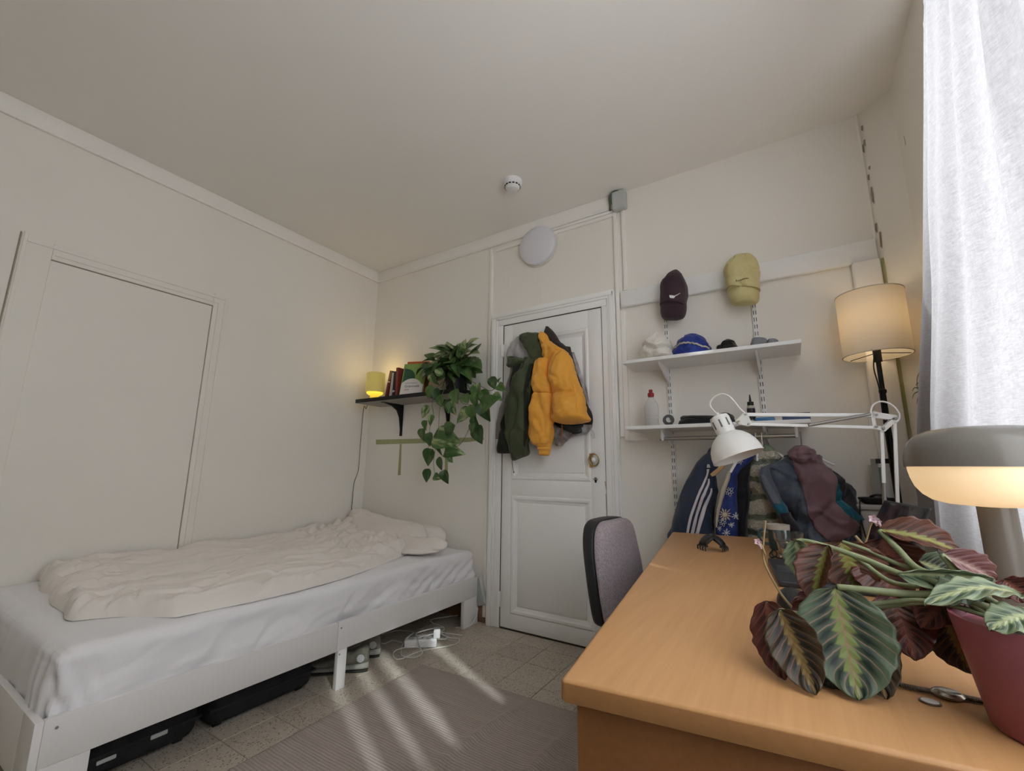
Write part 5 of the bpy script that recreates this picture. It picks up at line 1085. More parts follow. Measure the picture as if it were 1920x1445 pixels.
# mouse
p = atz(1488, 1137, DZ); m_ = Loft([[p.x-0.012,p.y-0.045,DZ+0.004,p.x+0.012,p.y-0.045,DZ+0.004,.006,.003],[p.x-0.028,p.y-0.025,DZ+0.006,p.x+0.028,p.y-0.025,DZ+0.006,.026,.005],[p.x-0.030,p.y+0.01,DZ+0.006,p.x+0.030,p.y+0.01,DZ+0.006,.030,.005],[p.x-0.026,p.y+0.04,DZ+0.006,p.x+0.026,p.y+0.04,DZ+0.006,.020,.005],[p.x-0.012,p.y+0.052,DZ+0.005,p.x+0.012,p.y+0.052,DZ+0.005,.006,.004]], n=32, m=24, e=2.2, D=(0,0,1))
mo = thing('computer_mouse', 'small black computer mouse on the desk behind the plant leaves', 'mouse', (p.x, p.y, DZ)); m_.mb().part('shell', BLACKP, mo, 180)
MB().lathe([(0.004,-0.004),(0.006,0),(0.004,0.004)], 14, M=Matrix.Rotation(PI/2,4,'Y'), loc=(p.x, p.y+0.028, DZ+0.027)).part('scroll_wheel', GREYP, mo)

# ---------------------------------------------------------------- mug, glass, cable, clip
p = atz(1463, 1030, DZ); tz = aty(1465, 983, p.y).z-DZ
t_ = thing('mug', 'teal mug with a cream rim standing behind the drinking glass', 'mug', (p.x, p.y, DZ))
TEAL = pm('teal_glaze', (0.045,0.085,0.095), rough=0.3); CRM = pm('cream_glaze', (0.55,0.52,0.45), rough=0.35)
MB().lathe([(0.0,0.001),(0.030,0.001),(0.034,0.006),(0.037,tz*0.8)], 36, loc=(p.x,p.y,DZ), cap0=False, cap1=False).part('body', TEAL, t_)
MB().lathe([(0.037,tz*0.8),(0.038,tz),(0.035,tz),(0.034,tz*0.8),(0.032,0.008),(0.0,0.007)], 36, loc=(p.x,p.y,DZ), cap0=False, cap1=False).part('rim', CRM, t_)
MB().tube(spl([(p.x-0.035,p.y-0.01,DZ+tz*0.78),(p.x-0.058,p.y-0.014,DZ+tz*0.74),(p.x-0.064,p.y-0.016,DZ+tz*0.5),(p.x-0.055,p.y-0.014,DZ+tz*0.26),(p.x-0.034,p.y-0.01,DZ+tz*0.2)], 20), 0.005, 8).part('handle', TEAL, t_)
p = atz(1482, 1047, DZ); tz = aty(1480, 997, p.y).z-DZ
gl = thing('drinking_glass', 'clear faceted drinking glass on the desk in front of the teal mug', 'glass', (p.x, p.y, DZ))
GL = pm('clear_glass', (0.95,0.96,0.96), rough=0.02, trans=1.0, ior=1.45, spec=0.5)
prof = [(0.0,0.004),(0.027,0.001),(0.030,0.004),(0.034,tz*0.45),(0.037,tz*0.62),(0.041,tz*0.66),(0.045,tz),(0.043,tz),(0.039,tz*0.68),(0.035,tz*0.62),(0.031,tz*0.4),(0.027,0.012),(0.0,0.011)]
MB().lathe(prof, 20, loc=(p.x,p.y,DZ), cap0=False, cap1=False).part('bowl', GL, gl, 20)
w = [atz(*q, DZ+0.003) for q in ((1450,1031),(1443,1038),(1447,1045),(1456,1041),(1455,1033),(1448,1031),(1450,1042),(1468,1048),(1490,1053),(1508,1055))]
MB().tube(spl(w, 50), 0.0022, 6).single('charging_cable', BLACKP, 'thin black cable with a small loop lying beside the glass', 'cable')
# claw clip
p = atz(1337, 1031, DZ); t_ = thing('hair_claw', 'black hair claw clip lying open on the desk', 'hair clip', (p.x, p.y, DZ))
for (ax_, hgt, wid) in ((Vector((-0.72,-0.69,0)), 0.034, 0.026), (Vector((0.93,-0.36,0)), 0.032, 0.020)):
    ax_ = ax_.normalized(); wv = Vector((-ax_.y, ax_.x, 0)); rows = []
    for t in [k/9 for k in range(10)]:
        c = Vector((p.x, p.y, DZ)) + ax_*(0.040*t) + Vector((0, 0, 0.012+hgt*math.cos(t*1.35)**0.8)); w = wid*(0.55+0.45*math.sin(0.5+t*2.0))
        rows.append([*(c-wv*w), *(c+wv*w), 0.009, 0.009])
    Loft(rows, n=16, m=20, e=2.6, D=(0,0,1)).mb().part('jaw', BLACKP, t_, 180)
    for j in range(4):
        q = Vector((p.x, p.y, DZ)) + ax_*0.036 + wv*(wid*(-0.85+1.7*j/3)) + Vector((0, 0, 0.018)); MB().tube(spl([q, q+ax_*0.010+Vector((0,0,-0.004)), q+ax_*0.009+Vector((0,0,-0.0165))], 8), [0.0036,0.0034,0.0032,0.003,0.0028,0.0024,0.002,0.0015], 6).part('tooth', BLACKP, t_, 180)
MB().tube([Vector((p.x, p.y, DZ+0.048))+Vector((-0.3,0.95,0))*s for s in (-0.020, 0.020)], 0.007, 12).part('spring', BLACKP, t_)
# watch and pendant
ws_ = [atz(*q, DZ+0.004) for q in ((1672,1277),(1700,1286),(1730,1292),(1758,1297),(1795,1303),(1820,1309),(1850,1315))]
t_ = thing('wristwatch', 'small steel wristwatch with a thin link bracelet lying on the desk', 'watch', tuple(atz(1775,1300,DZ)))
ROPE = pm('dark_steel', (0.16,0.13,0.10), rough=0.4, metal=0.8)
pts = spl(ws_, 44)
for i in range(0, 43):
    if 22 <= i <= 29: continue
    a, b = pts[i], pts[i+1]; d = (b-a).normalized(); sd_ = Vector((-d.y, d.x, 0))
    MB().rbox(-0.0017,-0.0042,-0.0028,0.0017,0.0042,0.0022,0.0012,1,M=Matrix.Translation((a+b)/2) @ Matrix.Rotation(math.atan2(d.y,d.x)+0.5,4,'Z')).part('link', ROPE, t_)
c = atz(1776, 1299, DZ+0.006); MB().lathe([(0.0,-0.005),(0.010,-0.005),(0.0125,-0.001),(0.011,0.002),(0.009,0.0035),(0.0,0.004)], 32, M=Matrix.Diagonal((1.35,1,1,1)), loc=tuple(c)).part('case', pm('worn_steel', (0.42,0.39,0.33), rough=0.3, metal=0.9), t_)
MB().lathe([(0.0085,0.0034),(0.0,0.0046)], 28, M=Matrix.Diagonal((1.2,1,1,1)), loc=tuple(c)).part('dial', pm('dial_pale', (0.60,0.57,0.50), rough=0.15), t_)
c = atz(1744, 1317, DZ+0.0006); t_ = thing('oval_pendant', 'flat silver oval pendant with a dark rim in front of the wristwatch', 'pendant', tuple(c))
MB().lathe([(0.0,0),(0.0088,0),(0.0088,0.0018),(0.0,0.0018)], 32, M=Matrix.Diagonal((1.25,1,1,1)), loc=tuple(c), cap0=False, cap1=False).part('rim', ROPE, t_)
MB().lathe([(0.0,0.0012),(0.0072,0.0015),(0.0070,0.0024),(0.0,0.0026)], 32, M=Matrix.Diagonal((1.25,1,1,1)), loc=tuple(c), cap0=False, cap1=False).part('face', pm('dial_silver', (0.62,0.60,0.58), rough=0.2), t_)

p = aty(1671, 955, 2.10); t_ = thing('small_carton', 'narrow green and yellow carton standing on the desk behind the laptop screen', 'carton', (p.x, 2.10, DZ))
MB().rbox(p.x-0.016, 2.085, DZ+0.0005, p.x+0.016, 2.115, DZ+0.085, 0.001).part('lower_half', pm('carton_yellow', (0.42,0.40,0.12), rough=0.6), t_); MB().rbox(p.x-0.0158, 2.0852, DZ+0.0852, p.x+0.0158, 2.1148, DZ+0.140, 0.001).part('upper_half', pm('carton_green', (0.16,0.26,0.15), rough=0.6), t_)
# ---------------------------------------------------------------- mushroom lamp
mx, my = 0.302, 1.15
ml = thing('mushroom_lamp', 'warm grey mushroom shaped table lamp with a glowing underside on the desk', 'lamp', (mx, my, DZ))
DOME = pm('dome_grey', (0.175,0.165,0.145), rough=0.25, spec=0.4, coat=0.15)
o_ = lambda prof: [(r, z-DZ) for r, z in prof]
MB().lathe(o_([(0.072,0.7205),(0.074,0.723),(0.074,0.730),(0.068,0.736),(0.027,0.739)]), 48, loc=(mx,my,DZ)).part('base', DOME, ml)
MB().lathe(o_([(0.0255,0.738),(0.0255,0.945)]), 36, loc=(mx,my,DZ)).part('stem', DOME, ml)
dome = [(0.1165,1.013),(0.1168,1.018),(0.1160,1.032),(0.1125,1.048),(0.1050,1.063),(0.093,1.074),(0.075,1.0815),(0.050,1.0855),(0.022,1.087),(0.0,1.0872)]
MB().lathe(o_(dome+[(0.0,1.0845),(0.05,1.083),(0.091,1.072),(0.110,1.046),(0.1140,1.0135)]), 72, loc=(mx,my,DZ), cap0=False, cap1=False).part('dome', DOME, ml, 180)
MB().lathe(o_([(0.1125,1.0145),(0.1120,1.006),(0.1095,0.992),(0.1045,0.976),(0.095,0.962),(0.082,0.952),(0.062,0.946),(0.026,0.943)]), 72, loc=(mx,my,DZ), cap0=False, cap1=False).part('diffuser', pm('warm_glow', (0.85,0.70,0.48), rough=0.6, emit=(1.0,0.72,0.40), es=0.42), ml, 180)

# ---------------------------------------------------------------- white architect lamp
YE, YH = 1.95, 1.80
DLW = pm('lamp_white', (0.78,0.78,0.75), rough=0.32, spec=0.5)
bx_ = aty(1657, 960, YE).x
al = thing('desk_lamp', 'white jointed architect desk lamp clamped to the far end of the desk', 'lamp', (bx_, YE, DZ))
def arm(p, q, w=0.011, t=0.006, name='arm_bar', mat=None):
    p, q = Vector(p), Vector(q); d = (q-p); L = d.length; d.normalize(); v = Vector((0.33,-0.94,0)); v = (v-d*v.dot(d)).normalized(); s = d.cross(v)
    M = Matrix((s, v, d)).transposed().to_4x4(); M.translation = p
    MB().rbox(-w/2,-t/2,0,w/2,t/2,L,0.002,2,M=M).part(name, mat or DLW, al)
E1 = aty(1653, 805, YE); E2 = aty(1677, 786, YE); B1 = Vector((bx_-0.003, YE, DZ+0.075)); B2 = Vector((bx_+0.030, YE, DZ+0.075))
arm(E1, B1); arm(E2, B2)
U1 = aty(1635, 778, YE-0.01); U2 = aty(1637, 801, YE-0.01); H1 = aty(1397, 777, YH); H2 = aty(1404, 795, YH)
arm(U1, H1, 0.013); arm(U2, H2, 0.011)
sp0 = aty(1516, 797, (YE+YH)/2-0.012); sp1 = aty(1632, 776, YE-0.02)
GSP = pm('spring_grey', (0.30,0.28,0.25), rough=0.4, metal=0.8)
MB().tube([sp0, sp1], 0.0055, 10).part('spring', GSP, al); MB().tube([aty(1657,905,YE-0.012), aty(1661,990,YE-0.012)], 0.0065, 10).part('spring', GSP, al)
def plate(pts, y, hole=None, name='joint_plate'):
    for dy in (-0.009, 0.007):
        P = [aty(*q, y)+Vector((0.33,-0.94,0)).normalized()*(-dy) for q in pts]
        MB().prism(P, Vector((-0.33,0.94,0))*0.002).part(name, DLW, al)
el = [(1629,771),(1640,774),(1675,779),(1681,787),(1657,808),(1650,807),(1641,804),(1635,800)]
plate([(1629,771),(1680,779),(1681,788),(1633,783)], YE); plate([(1629,773),(1635,772),(1642,803),(1634,801)], YE); plate([(1672,783),(1681,787),(1657,809),(1650,806)], YE); plate([(1634,797),(1656,800),(1655,809),(1635,803)], YE)
plate([(1379,789),(1382,786),(1394,773),(1400,774),(1408,793),(1404,799),(1384,795)], YH)
for (px, py, y) in ((1640,778,YE),(1676,785,YE),(1653,803,YE),(1640,800,YE),(1396,777,YH),(1383,790,YH),(1402,795,YH)):
    c = aty(px, py, y)+Vector((0.33,-0.94,0)).normalized()*0.011; MB().lathe([(0.0,-0.001),(0.0042,-0.001),(0.0042,0.002),(0.0,0.003)], 12, M=Matrix.Rotation(PI/2,4,'X') @ Matrix.Rotation(0.34,4,'Y'), loc=tuple(c)).part('bolt', GSP, al)
MB().lathe([(0.012,0.0),(0.012,0.085)], 18, loc=(bx_+0.012, YE, DZ)).part('post', STEEL, al); MB().rbox(bx_-0.015, YE-0.022, DZ, bx_+0.04, YE+0.022, DZ+0.012, 0.003).part('clamp', DLW, al)
MB().rbox(bx_-0.010, YE-0.012, DZ+0.055, bx_+0.038, YE+0.012, DZ+0.090, 0.004).part('yoke', DLW, al)
c8 = crop(1300, 730, 150/1275)
A0 = aty(*c8(395,425), YH-0.005); A1 = aty(*c8(720,1085), YH-0.02); ax = (A1-A0); L = ax.length; ax.normalize()
s_ = ax.orthogonal().normalized(); HM = Matrix((s_, ax.cross(s_), ax)).transposed().to_4x4(); HM.translation = A0
capo = MB().lathe([(0.0,-0.005*1),(0.14*L,0.0),(0.19*L,0.02*L),(0.21*L,0.08*L),(0.205*L,0.30*L),(0.20*L,0.44*L)], 48, M=HM, cap0=False, cap1=False).part('socket_cap', DLW, al)
shade = [(0.195*L,0.43*L),(0.235*L,0.44*L),(0.33*L,0.51*L),(0.42*L,0.61*L),(0.485*L,0.73*L),(0.52*L,0.86*L),(0.535*L,1.0*L)]
MB().lathe(shade+[(r-0.0015, z) for r, z in shade[::-1]], 64, M=HM, cap0=False, cap1=False).part('shade', DLW, al, 60)
for k in range(8):
    a = 2*PI*k/8; 
    MB().box(0.203*L,-0.0028,0.12*L,0.2135*L,0.0028,0.30*L,M=HM @ Matrix.Rotation(a,4,'Z')).part('vent_slot', pm('slot_grey', (0.14,0.15,0.15), rough=0.7), capo)
MB().lathe([(0.012,0.5*L),(0.014,0.56*L),(0.030,0.70*L),(0.030,0.80*L),(0.018,0.90*L),(0.0,0.92*L)], 24, M=HM, cap0=True, cap1=False).part('bulb', pm('bulb_opal', (0.7,0.7,0.68), rough=0.4), al)
MB().tube([aty(*c8(600,605), YH), aty(*c8(720,560), YH)], 0.004, 8).part('head_rod', STEEL, al)
MB().lathe([(0.0035*2,0),(0.0035*2,0.012),(0.004,0.016)], 14, M=HM @ Matrix.Translation((0,0,-0.012)) , cap0=True).part('cord_grip', DLW, al)
MB().tube(spl([A0-ax*0.006]+[aty(*c8(*q), YH-0.005) for q in ((268,260),(300,150),(380,95),(470,72),(570,110),(650,190),(720,280),(780,345),(842,392))], 50), 0.003, 8).part('cord', DLW, al)
MB().tube(spl([aty(*q, YE-0.02) for q in ((1632,775),(1636,760),(1648,753),(1662,754),(1676,762),(1686,776),(1685,786),(1678,792))], 40), 0.0028, 8).part('cord', DLW, al)

# ---------------------------------------------------------------- prayer plant
def marmat(name, bg_, dark, cen, vein, rough=0.4, vs=0.6):
    m, nt, b = newmat(name); tc = nd(nt, 'ShaderNodeTexCoord'); sp = nd(nt, 'ShaderNodeSeparateXYZ'); nt.links.new(tc.outputs['UV'], sp.inputs[0])
    a = mth(nt, 'ABSOLUTE', mth(nt, 'MULTIPLY_ADD', sp.outputs[0], 2.0, -1.0)); v = sp.outputs[1]
    ns = nd(nt, 'ShaderNodeTexNoise', Scale=7.0, Detail=2.0); nt.links.new(tc.outputs['UV'], ns.inputs['Vector'])
    t = mth(nt, 'ADD', mth(nt, 'MULTIPLY', v, 8.5), mth(nt, 'MULTIPLY', a, -2.6)); t = mth(nt, 'ADD', t, mth(nt, 'MULTIPLY', ns.outputs['Fac'], 0.25)); fr = mth(nt, 'FRACT', mth(nt, 'ADD', t, 4.0))
    vd = mth(nt, 'ABSOLUTE', mth(nt, 'SUBTRACT', fr, 0.5)); veinm = mth(nt, 'LESS_THAN', vd, mth(nt, 'MULTIPLY_ADD', a, -0.05, 0.085)); mid = mth(nt, 'LESS_THAN', a, 0.030)
    cenc = nd(nt, 'ShaderNodeClamp'); nt.links.new(mth(nt, 'MULTIPLY_ADD', mth(nt, 'SUBTRACT', mth(nt, 'ADD', mth(nt, 'MULTIPLY_ADD', vd, 0.30, 0.07), mth(nt, 'MULTIPLY', ns.outputs['Fac'], 0.06)), a), 14.0, 0.5), cenc.inputs[0]); cenm = cenc.outputs[0]
    ga = mth(nt, 'SUBTRACT', 1.0, mth(nt, 'MULTIPLY', mth(nt, 'ABSOLUTE', mth(nt, 'SUBTRACT', a, 0.40)), 3.0)); dkm = nd(nt, 'ShaderNodeClamp'); nt.links.new(mth(nt, 'MULTIPLY', mth(nt, 'ADD', ga, 0.2), mth(nt, 'MULTIPLY_ADD', vd, 1.6, 0.35)), dkm.inputs[0])
    st = mth(nt, 'MULTIPLY_ADD', mth(nt, 'SINE', mth(nt, 'MULTIPLY', t, 44.0)), 0.10, 0.5)
    c = mixc(nt, st, tuple(x*0.8 for x in bg_), tuple(x*1.2 for x in bg_)); c = mixc(nt, dkm.outputs[0], c, dark); c = mixc(nt, mth(nt, 'MULTIPLY', cenm, 0.9), c, cen)
    c = mixc(nt, mth(nt, 'MULTIPLY', mth(nt, 'MAXIMUM', veinm, mid), vs), c, vein); nt.links.new(c, b.inputs['Base Color']); b.inputs['Roughness'].default_value = rough; b.inputs['Specular IOR Level'].default_value = 0.35
    bp = nd(nt, 'ShaderNodeBump', Strength=0.35, Distance=0.004); nt.links.new(vd, bp.inputs['Height']); nt.links.new(bp.outputs[0], b.inputs['Normal']); return m
MG = marmat('prayer_green', (0.085,0.125,0.075), (0.010,0.022,0.016), (0.20,0.25,0.075), (0.30,0.17,0.13))
MDK = marmat('prayer_dark', (0.050,0.035,0.018), (0.010,0.010,0.008), (0.17,0.13,0.04), (0.22,0.09,0.05), vs=0.5)
MMA = marmat('prayer_maroon', (0.105,0.030,0.022), (0.040,0.014,0.010), (0.16,0.055,0.035), (0.24,0.08,0.05))
MLG = marmat('prayer_light', (0.17,0.22,0.12), (0.035,0.07,0.035), (0.32,0.37,0.18), (0.36,0.34,0.24), vs=0.5)
MYG = marmat('prayer_yellowgreen', (0.10,0.035,0.020), (0.05,0.02,0.012), (0.20,0.22,0.045), (0.22,0.10,0.05), vs=0.4)
MPK = marmat('prayer_pink', (0.21,0.105,0.105), (0.13,0.05,0.055), (0.30,0.20,0.17), (0.36,0.26,0.23), vs=0.5)
PST = pm('prayer_petiole', (0.20,0.24,0.12), (0.25,0.29,0.16), scale=40, rough=0.5)
pc = Vector((0.222, 0.768, DZ)); PZ = 0.117
ppl = thing('prayer_plant', 'prayer plant with patterned dark leaves in a pink pot on the desk', 'potted plant', tuple(pc))
MB().lathe([(0.0,0.0005),(0.054,0.0005),(0.057,0.004),(0.0775,PZ-0.004),(0.078,PZ),(0.073,PZ),(0.069,PZ-0.012),(0.0,PZ-0.014)], 72, loc=tuple(pc), cap0=False, cap1=False).part('pot', pm('pink_ceramic', (0.30,0.095,0.125), (0.32,0.105,0.135), scale=5, rough=0.45), ppl, 60)
MB().lathe([(0.0,PZ-0.012),(0.068,PZ-0.013)], 32, loc=tuple(pc), cap0=False, cap1=False).part('soil', MATS['soil'], ppl)
cl = crop(1300, 880, 620/1586)
def mleaf(b, t, yb, yt, w, mf, mb_, bend=0.0, cup=0.15, fold=0.0, tiltz=0.0, tiltx=0.0, pin=None):
    B = aty(*cl(*b), yb); T = aty(*cl(*t), yt)
    if T.z < DZ+0.004: T.z = DZ+0.004
    d = T-B; L = d.length; d.normalize(); mid = (B+T)/2; n = (CP-mid).normalized() + Vector((tiltx, 0, tiltz)); n = (n-d*n.dot(d)).normalized(); x = d.cross(n)
    depth = -(CR.transposed() @ (mid-CP)).z; W = w*(620/1586)*depth/FPX
    m = MB(); m.raw = True; nu, nv = 25, 34
    def f(u, v):
        s = 2*u-1; ww = W/2*(max(0.0, math.sin(PI*v**0.86))**0.62)*(1-0.10*v+0.03*math.sin(v*40)*abs(s)**4) + 0.0008
        h = cup*abs(s)**1.5*ww*1.2 + fold*abs(s)*ww + bend*L*math.sin(PI*v) + 0.0022*math.sin(v*26-abs(s)*6)*abs(s)
        p = B + d*(L*v) + x*(s*ww) + n*h
        if p.z < DZ+0.0025: p.z = DZ+0.0025
        return p
    m.grid(f, nu, nv, uv=True); return m.part('leaf', [mf, mb_], ppl, 180, solid=(0.0007, -1, 1)), B
leaves = [
 ((680,565),(800,1150),.80,.742,410,MG,MMA,-.05,.10,0,.3,0),
 ((410,672),(592,1132),.78,.728,235,MDK,MMA,-.06,.25,0,.2,-.2),
 ((345,632),(440,1015),.815,.755,215,MMA,MMA,-.04,.15,0,.2,-.5),
 ((950,600),(1065,915),.85,.80,250,MMA,MMA,.02,.15,0,.1,.4),
 ((645,365),(575,640),.86,.83,165,MYG,MPK,.03,.5,.3,.1,-.6),
 ((492,340),(560,545),.90,.88,130,MLG,MLG,.02,.3,.2,.1,-.5),
 ((715,345),(790,590),.93,.90,300,MYG,MMA,.05,.1,0,.2,0),
 ((890,290),(1285,405),.93,.96,150,MYG,MMA,.10,.35,.3,.7,0),
 ((905,330),(1010,590),.95,.92,290,MMA,MMA,.0,.1,0,.0,0),
 ((980,500),(1440,525),.80,.84,95,MLG,MLG,-.06,.7,.6,-.3,0),
 ((1190,405),(1450,530),.86,.90,125,MPK,MLG,.04,.5,.3,.3,.2),
 ((1080,440),(1260,520),.90,.92,130,MG,MMA,.04,.3,.2,.6,0),
 ((1575,600),(1110,650),.775,.70,150,MLG,MMA,.12,.1,0,1.6,0),
 ((1640,700),(1420,770),.735,.700,175,MLG,MMA,.10,.1,0,1.0,0),
 ((1490,530),(1620,640),.80,.78,150,MMA,MMA,.03,.3,0,.6,0),
 ((1210,705),(1345,980),.86,.86,240,MDK,MDK,.0,.1,0,.2,0),
 ((545,585),(520,790),.86,.84,105,MPK,MPK,.0,.2,0,.2,-.3),
 ((560,880),(720,1135),.82,.765,230,MDK,MMA,-.04,.2,0,.2,0),
 ((1370,560),(1180,640),.80,.78,170,MG,MMA,.08,.2,0,1.2,0),
 ((760,620),(930,1130),.815,.765,260,MDK,MMA,-.05,.15,0,.2,.3),
 ((640,600),(560,900),.85,.82,240,MMA,MDK,-.02,.2,0,.2,-.2),
 ((850,420),(1000,640),.93,.88,260,MMA,MMA,.0,.2,0,.2,.2),
 ((1250,560),(1090,760),.84,.80,170,MMA,MDK,.0,.2,0,.3,0),
]
ROOT = pc + Vector((-0.005, 0.0, PZ-0.006))
for k, lf in enumerate(leaves):
    o, B = mleaf(*lf)
def stem(pts, r=0.0032):
    w = [aty(*cl(*q[:2]), q[2]) for q in pts]
    st0 = ROOT + Vector((random.uniform(-.035,.01), random.uniform(-.02,.03), 0))
    MB().tube(spl([st0, st0*0.45+w[0]*0.55+Vector((0,0,0.012))]+w, 30), [r*0.85+r*0.3*math.sin(k/29*3) for k in range(30)], 8).part('petiole', PST, ppl, 180)
stem([(1080,478,.87),(980,380,.91),(892,292,.93)], .0042)
stem([(990,500,.83),(820,430,.85),(645,368,.86)], .0038); stem([(950,540,.86),(760,410,.89),(560,345,.90),(492,342,.90)], .003)
stem([(1040,598,.81),(860,580,.80),(690,562,.80)], .0042)
stem([(1290,520,.86),(1230,450,.86),(1188,405,.86)], .0040); stem([(900,640,.81),(560,690,.80),(412,672,.78)], .0026); stem([(880,660,.82),(500,690,.82),(348,634,.815)], .0026)
stem([(1000,460,.90),(830,385,.92),(715,345,.93)], .003)
# flower stalks
FST = pm('flower_stalk', (0.34,0.25,0.12), rough=0.6); FPK = pm('flower_pink', (0.62,0.45,0.50), rough=0.6)
def stalk(pts, fl_):
    w = [aty(*cl(*q[:2]), q[2]) for q in pts]; MB().tube(spl(w, 30), [0.0022-0.0008*k/29 for k in range(30)], 6).part('flower_stalk', FST, ppl, 180)
    for (cx, cy, y, r) in fl_:
        c = aty(*cl(cx, cy), y); m = MB()
        for k in range(5):
            a = 2*PI*k/5; e1 = Vector((math.cos(a), -0.5, math.sin(a)))*r; e2 = Vector((-math.sin(a), 0, math.cos(a)))*r*0.45
            m.add([c, c+e1*0.6+e2, c+e1*1.1, c+e1*0.6-e2], [(0,1,2,3)])
        m.tube([c+Vector((0,0.0,0)), c+Vector((0.004,0.002,-0.012))], [0.003,0.0015], 6); m.part('flower', FPK, ppl, 60)
stalk([(700,700,.83),(560,720,.84),(450,635,.86),(370,510,.90),(335,420,.92),(338,330,.92),(346,245,.92)], [(310,345,.905,.006)])
MB().tube(spl([aty(*cl(*q), .915) for q in ((345,410),(330,370),(312,345))], 8), 0.002, 6).part('flower_stalk', FST, ppl, 180)
stalk([(960,500,.93),(880,450,.95),(825,380,.97),(835,320,.98),(858,240,.98)], [(862,235,.98,.007),(885,248,.98,.005)])
MB().tube(spl([aty(*cl(*q), .97) for q in ((825,375),(800,345),(775,318))], 8), 0.0025, 6).part('flower_stalk', FST, ppl, 180)
# ================================================================ curtains
def curtmat(name, lo, hi, tr):
    m, nt, b = newmat(name); nt.nodes.remove(b); out = nt.nodes['Material Output']; g = nd(nt, 'ShaderNodeNewGeometry')
    mp = nd(nt, 'ShaderNodeMapping'); mp.inputs['Scale'].default_value = (55,50,380); nt.links.new(g.outputs['Position'], mp.inputs[0]); n = nd(nt, 'ShaderNodeTexNoise', Scale=1.0, Detail=4.0, Roughness=0.7); nt.links.new(mp.outputs[0], n.inputs['Vector'])
    m2 = nd(nt, 'ShaderNodeMapping'); m2.inputs['Scale'].default_value = (260,260,40); nt.links.new(g.outputs['Position'], m2.inputs[0]); n2 = nd(nt, 'ShaderNodeTexNoise', Scale=1.0, Detail=2.0); nt.links.new(m2.outputs[0], n2.inputs['Vector'])
    r = nd(nt, 'ShaderNodeValToRGB'); r.color_ramp.elements[0].position = 0.30; r.color_ramp.elements[1].position = 0.66; r.color_ramp.elements[0].color = (*lo,1); r.color_ramp.elements[1].color = (*hi,1)
    nt.links.new(mth(nt, 'MULTIPLY_ADD', n2.outputs['Fac'], 0.22, mth(nt, 'MULTIPLY', n.outputs['Fac'], 0.78)), r.inputs[0])
    d = nd(nt, 'ShaderNodeBsdfDiffuse'); t = nd(nt, 'ShaderNodeBsdfTranslucent'); nt.links.new(r.outputs[0], t.inputs[0]); d.inputs[0].default_value = (0.74,0.71,0.72,1)
    mx = nd(nt, 'ShaderNodeMixShader'); mx.inputs[0].default_value = tr; nt.links.new(d.outputs[0], mx.inputs[1]); nt.links.new(t.outputs[0], mx.inputs[2]); nt.links.new(mx.outputs[0], out.inputs[0]); return m
VOILE = curtmat('main_linen', (0.175,0.168,0.174), (0.315,0.306,0.312), 0.75); FILL_CLOTH = curtmat('fill_voile', (0.86,0.84,0.85), (0.96,0.94,0.95), 0.88)  # unseen panels get a clearer cloth than the main curtain to brighten the room
ZT, ZB = 2.636, 0.742
edgeE = [(2.636,0.478,1.645),(2.42,0.470,1.615),(2.04,0.455,1.810),(1.60,0.432,1.990),(1.20,0.402,2.190),(0.95,0.385,2.270),(0.742,0.375,2.300)]
def lerp_edge(z):
    for (a, b) in zip(edgeE, edgeE[1:]):
        if z >= b[0]-1e-9:
            f = (a[0]-z)/(a[0]-b[0]); return Vector((a[1]+(b[1]-a[1])*f, a[2]+(b[2]-a[2])*f, z))
    return Vector((edgeE[-1][1], edgeE[-1][2], z))
def panel(label, E, N, folds, amp, seed, nu=150, nv=90, ret=False, cloth=None):
    t = thing('curtain', label, 'curtain', tuple(E(ZB)*0.5+N(ZB)*0.5), 0, 'translucent curtain panels at the window')
    def f(u, v):
        z = ZT+(ZB-ZT)*v; a, b = E(z), N(z)
        if ret and u < 0.06:                       # unseen return to the wall, added to keep sun off the door
            k = (0.06-u)/0.06; q = Vector((XR-0.012, min(a.y/a.x*(XR-0.012)-0.01, 2.36), z)); c = a + (b-a)*0.03; return c + (q-c)*k
        d = (b-a).normalized(); n = Vector((d.y, -d.x, 0))
        if n.x > 0: n = -n
        w = math.sin(u*2*PI*folds + 0.9*math.sin(u*5+seed) + 0.5*math.sin(v*2.2+seed)) + 0.35*math.sin(u*2*PI*folds*2.1+seed+v*1.5)
        k = amp*(0.55+0.45*v)*min(1, max(0, u-0.06)/0.04 if ret else u/0.04+0.4)
        uu = (u-0.06)/0.94*0.97+0.03 if ret else u
        p = a + (b-a)*uu + n*(k*w) + Vector((0.004*fnoise(Vector((u*9, v*6, seed)), 1.0), 0, 0))
        p.x = min(p.x, XR-0.045); return p
    MB().grid(f, nu, nv).part('cloth', cloth or FILL_CLOTH, t, 180)
    sm = MB().tube([f(0.0, k/40) for k in range(41)], 0.0018, 6); sm.tube([f(k/80, 0.992) for k in range(81)], 0.0016, 6); sm.part('hem', pm('hem_thread', (0.62,0.57,0.57), rough=0.9), t, 180)
    return t, f
vert = lambda x, y, s=0.0: (lambda z: Vector((x + (0.006 if s < 0 else 0), y + s*max(0.0, min(1.0, (z-1.42)/0.25, (2.40-z)/0.15)), z)))
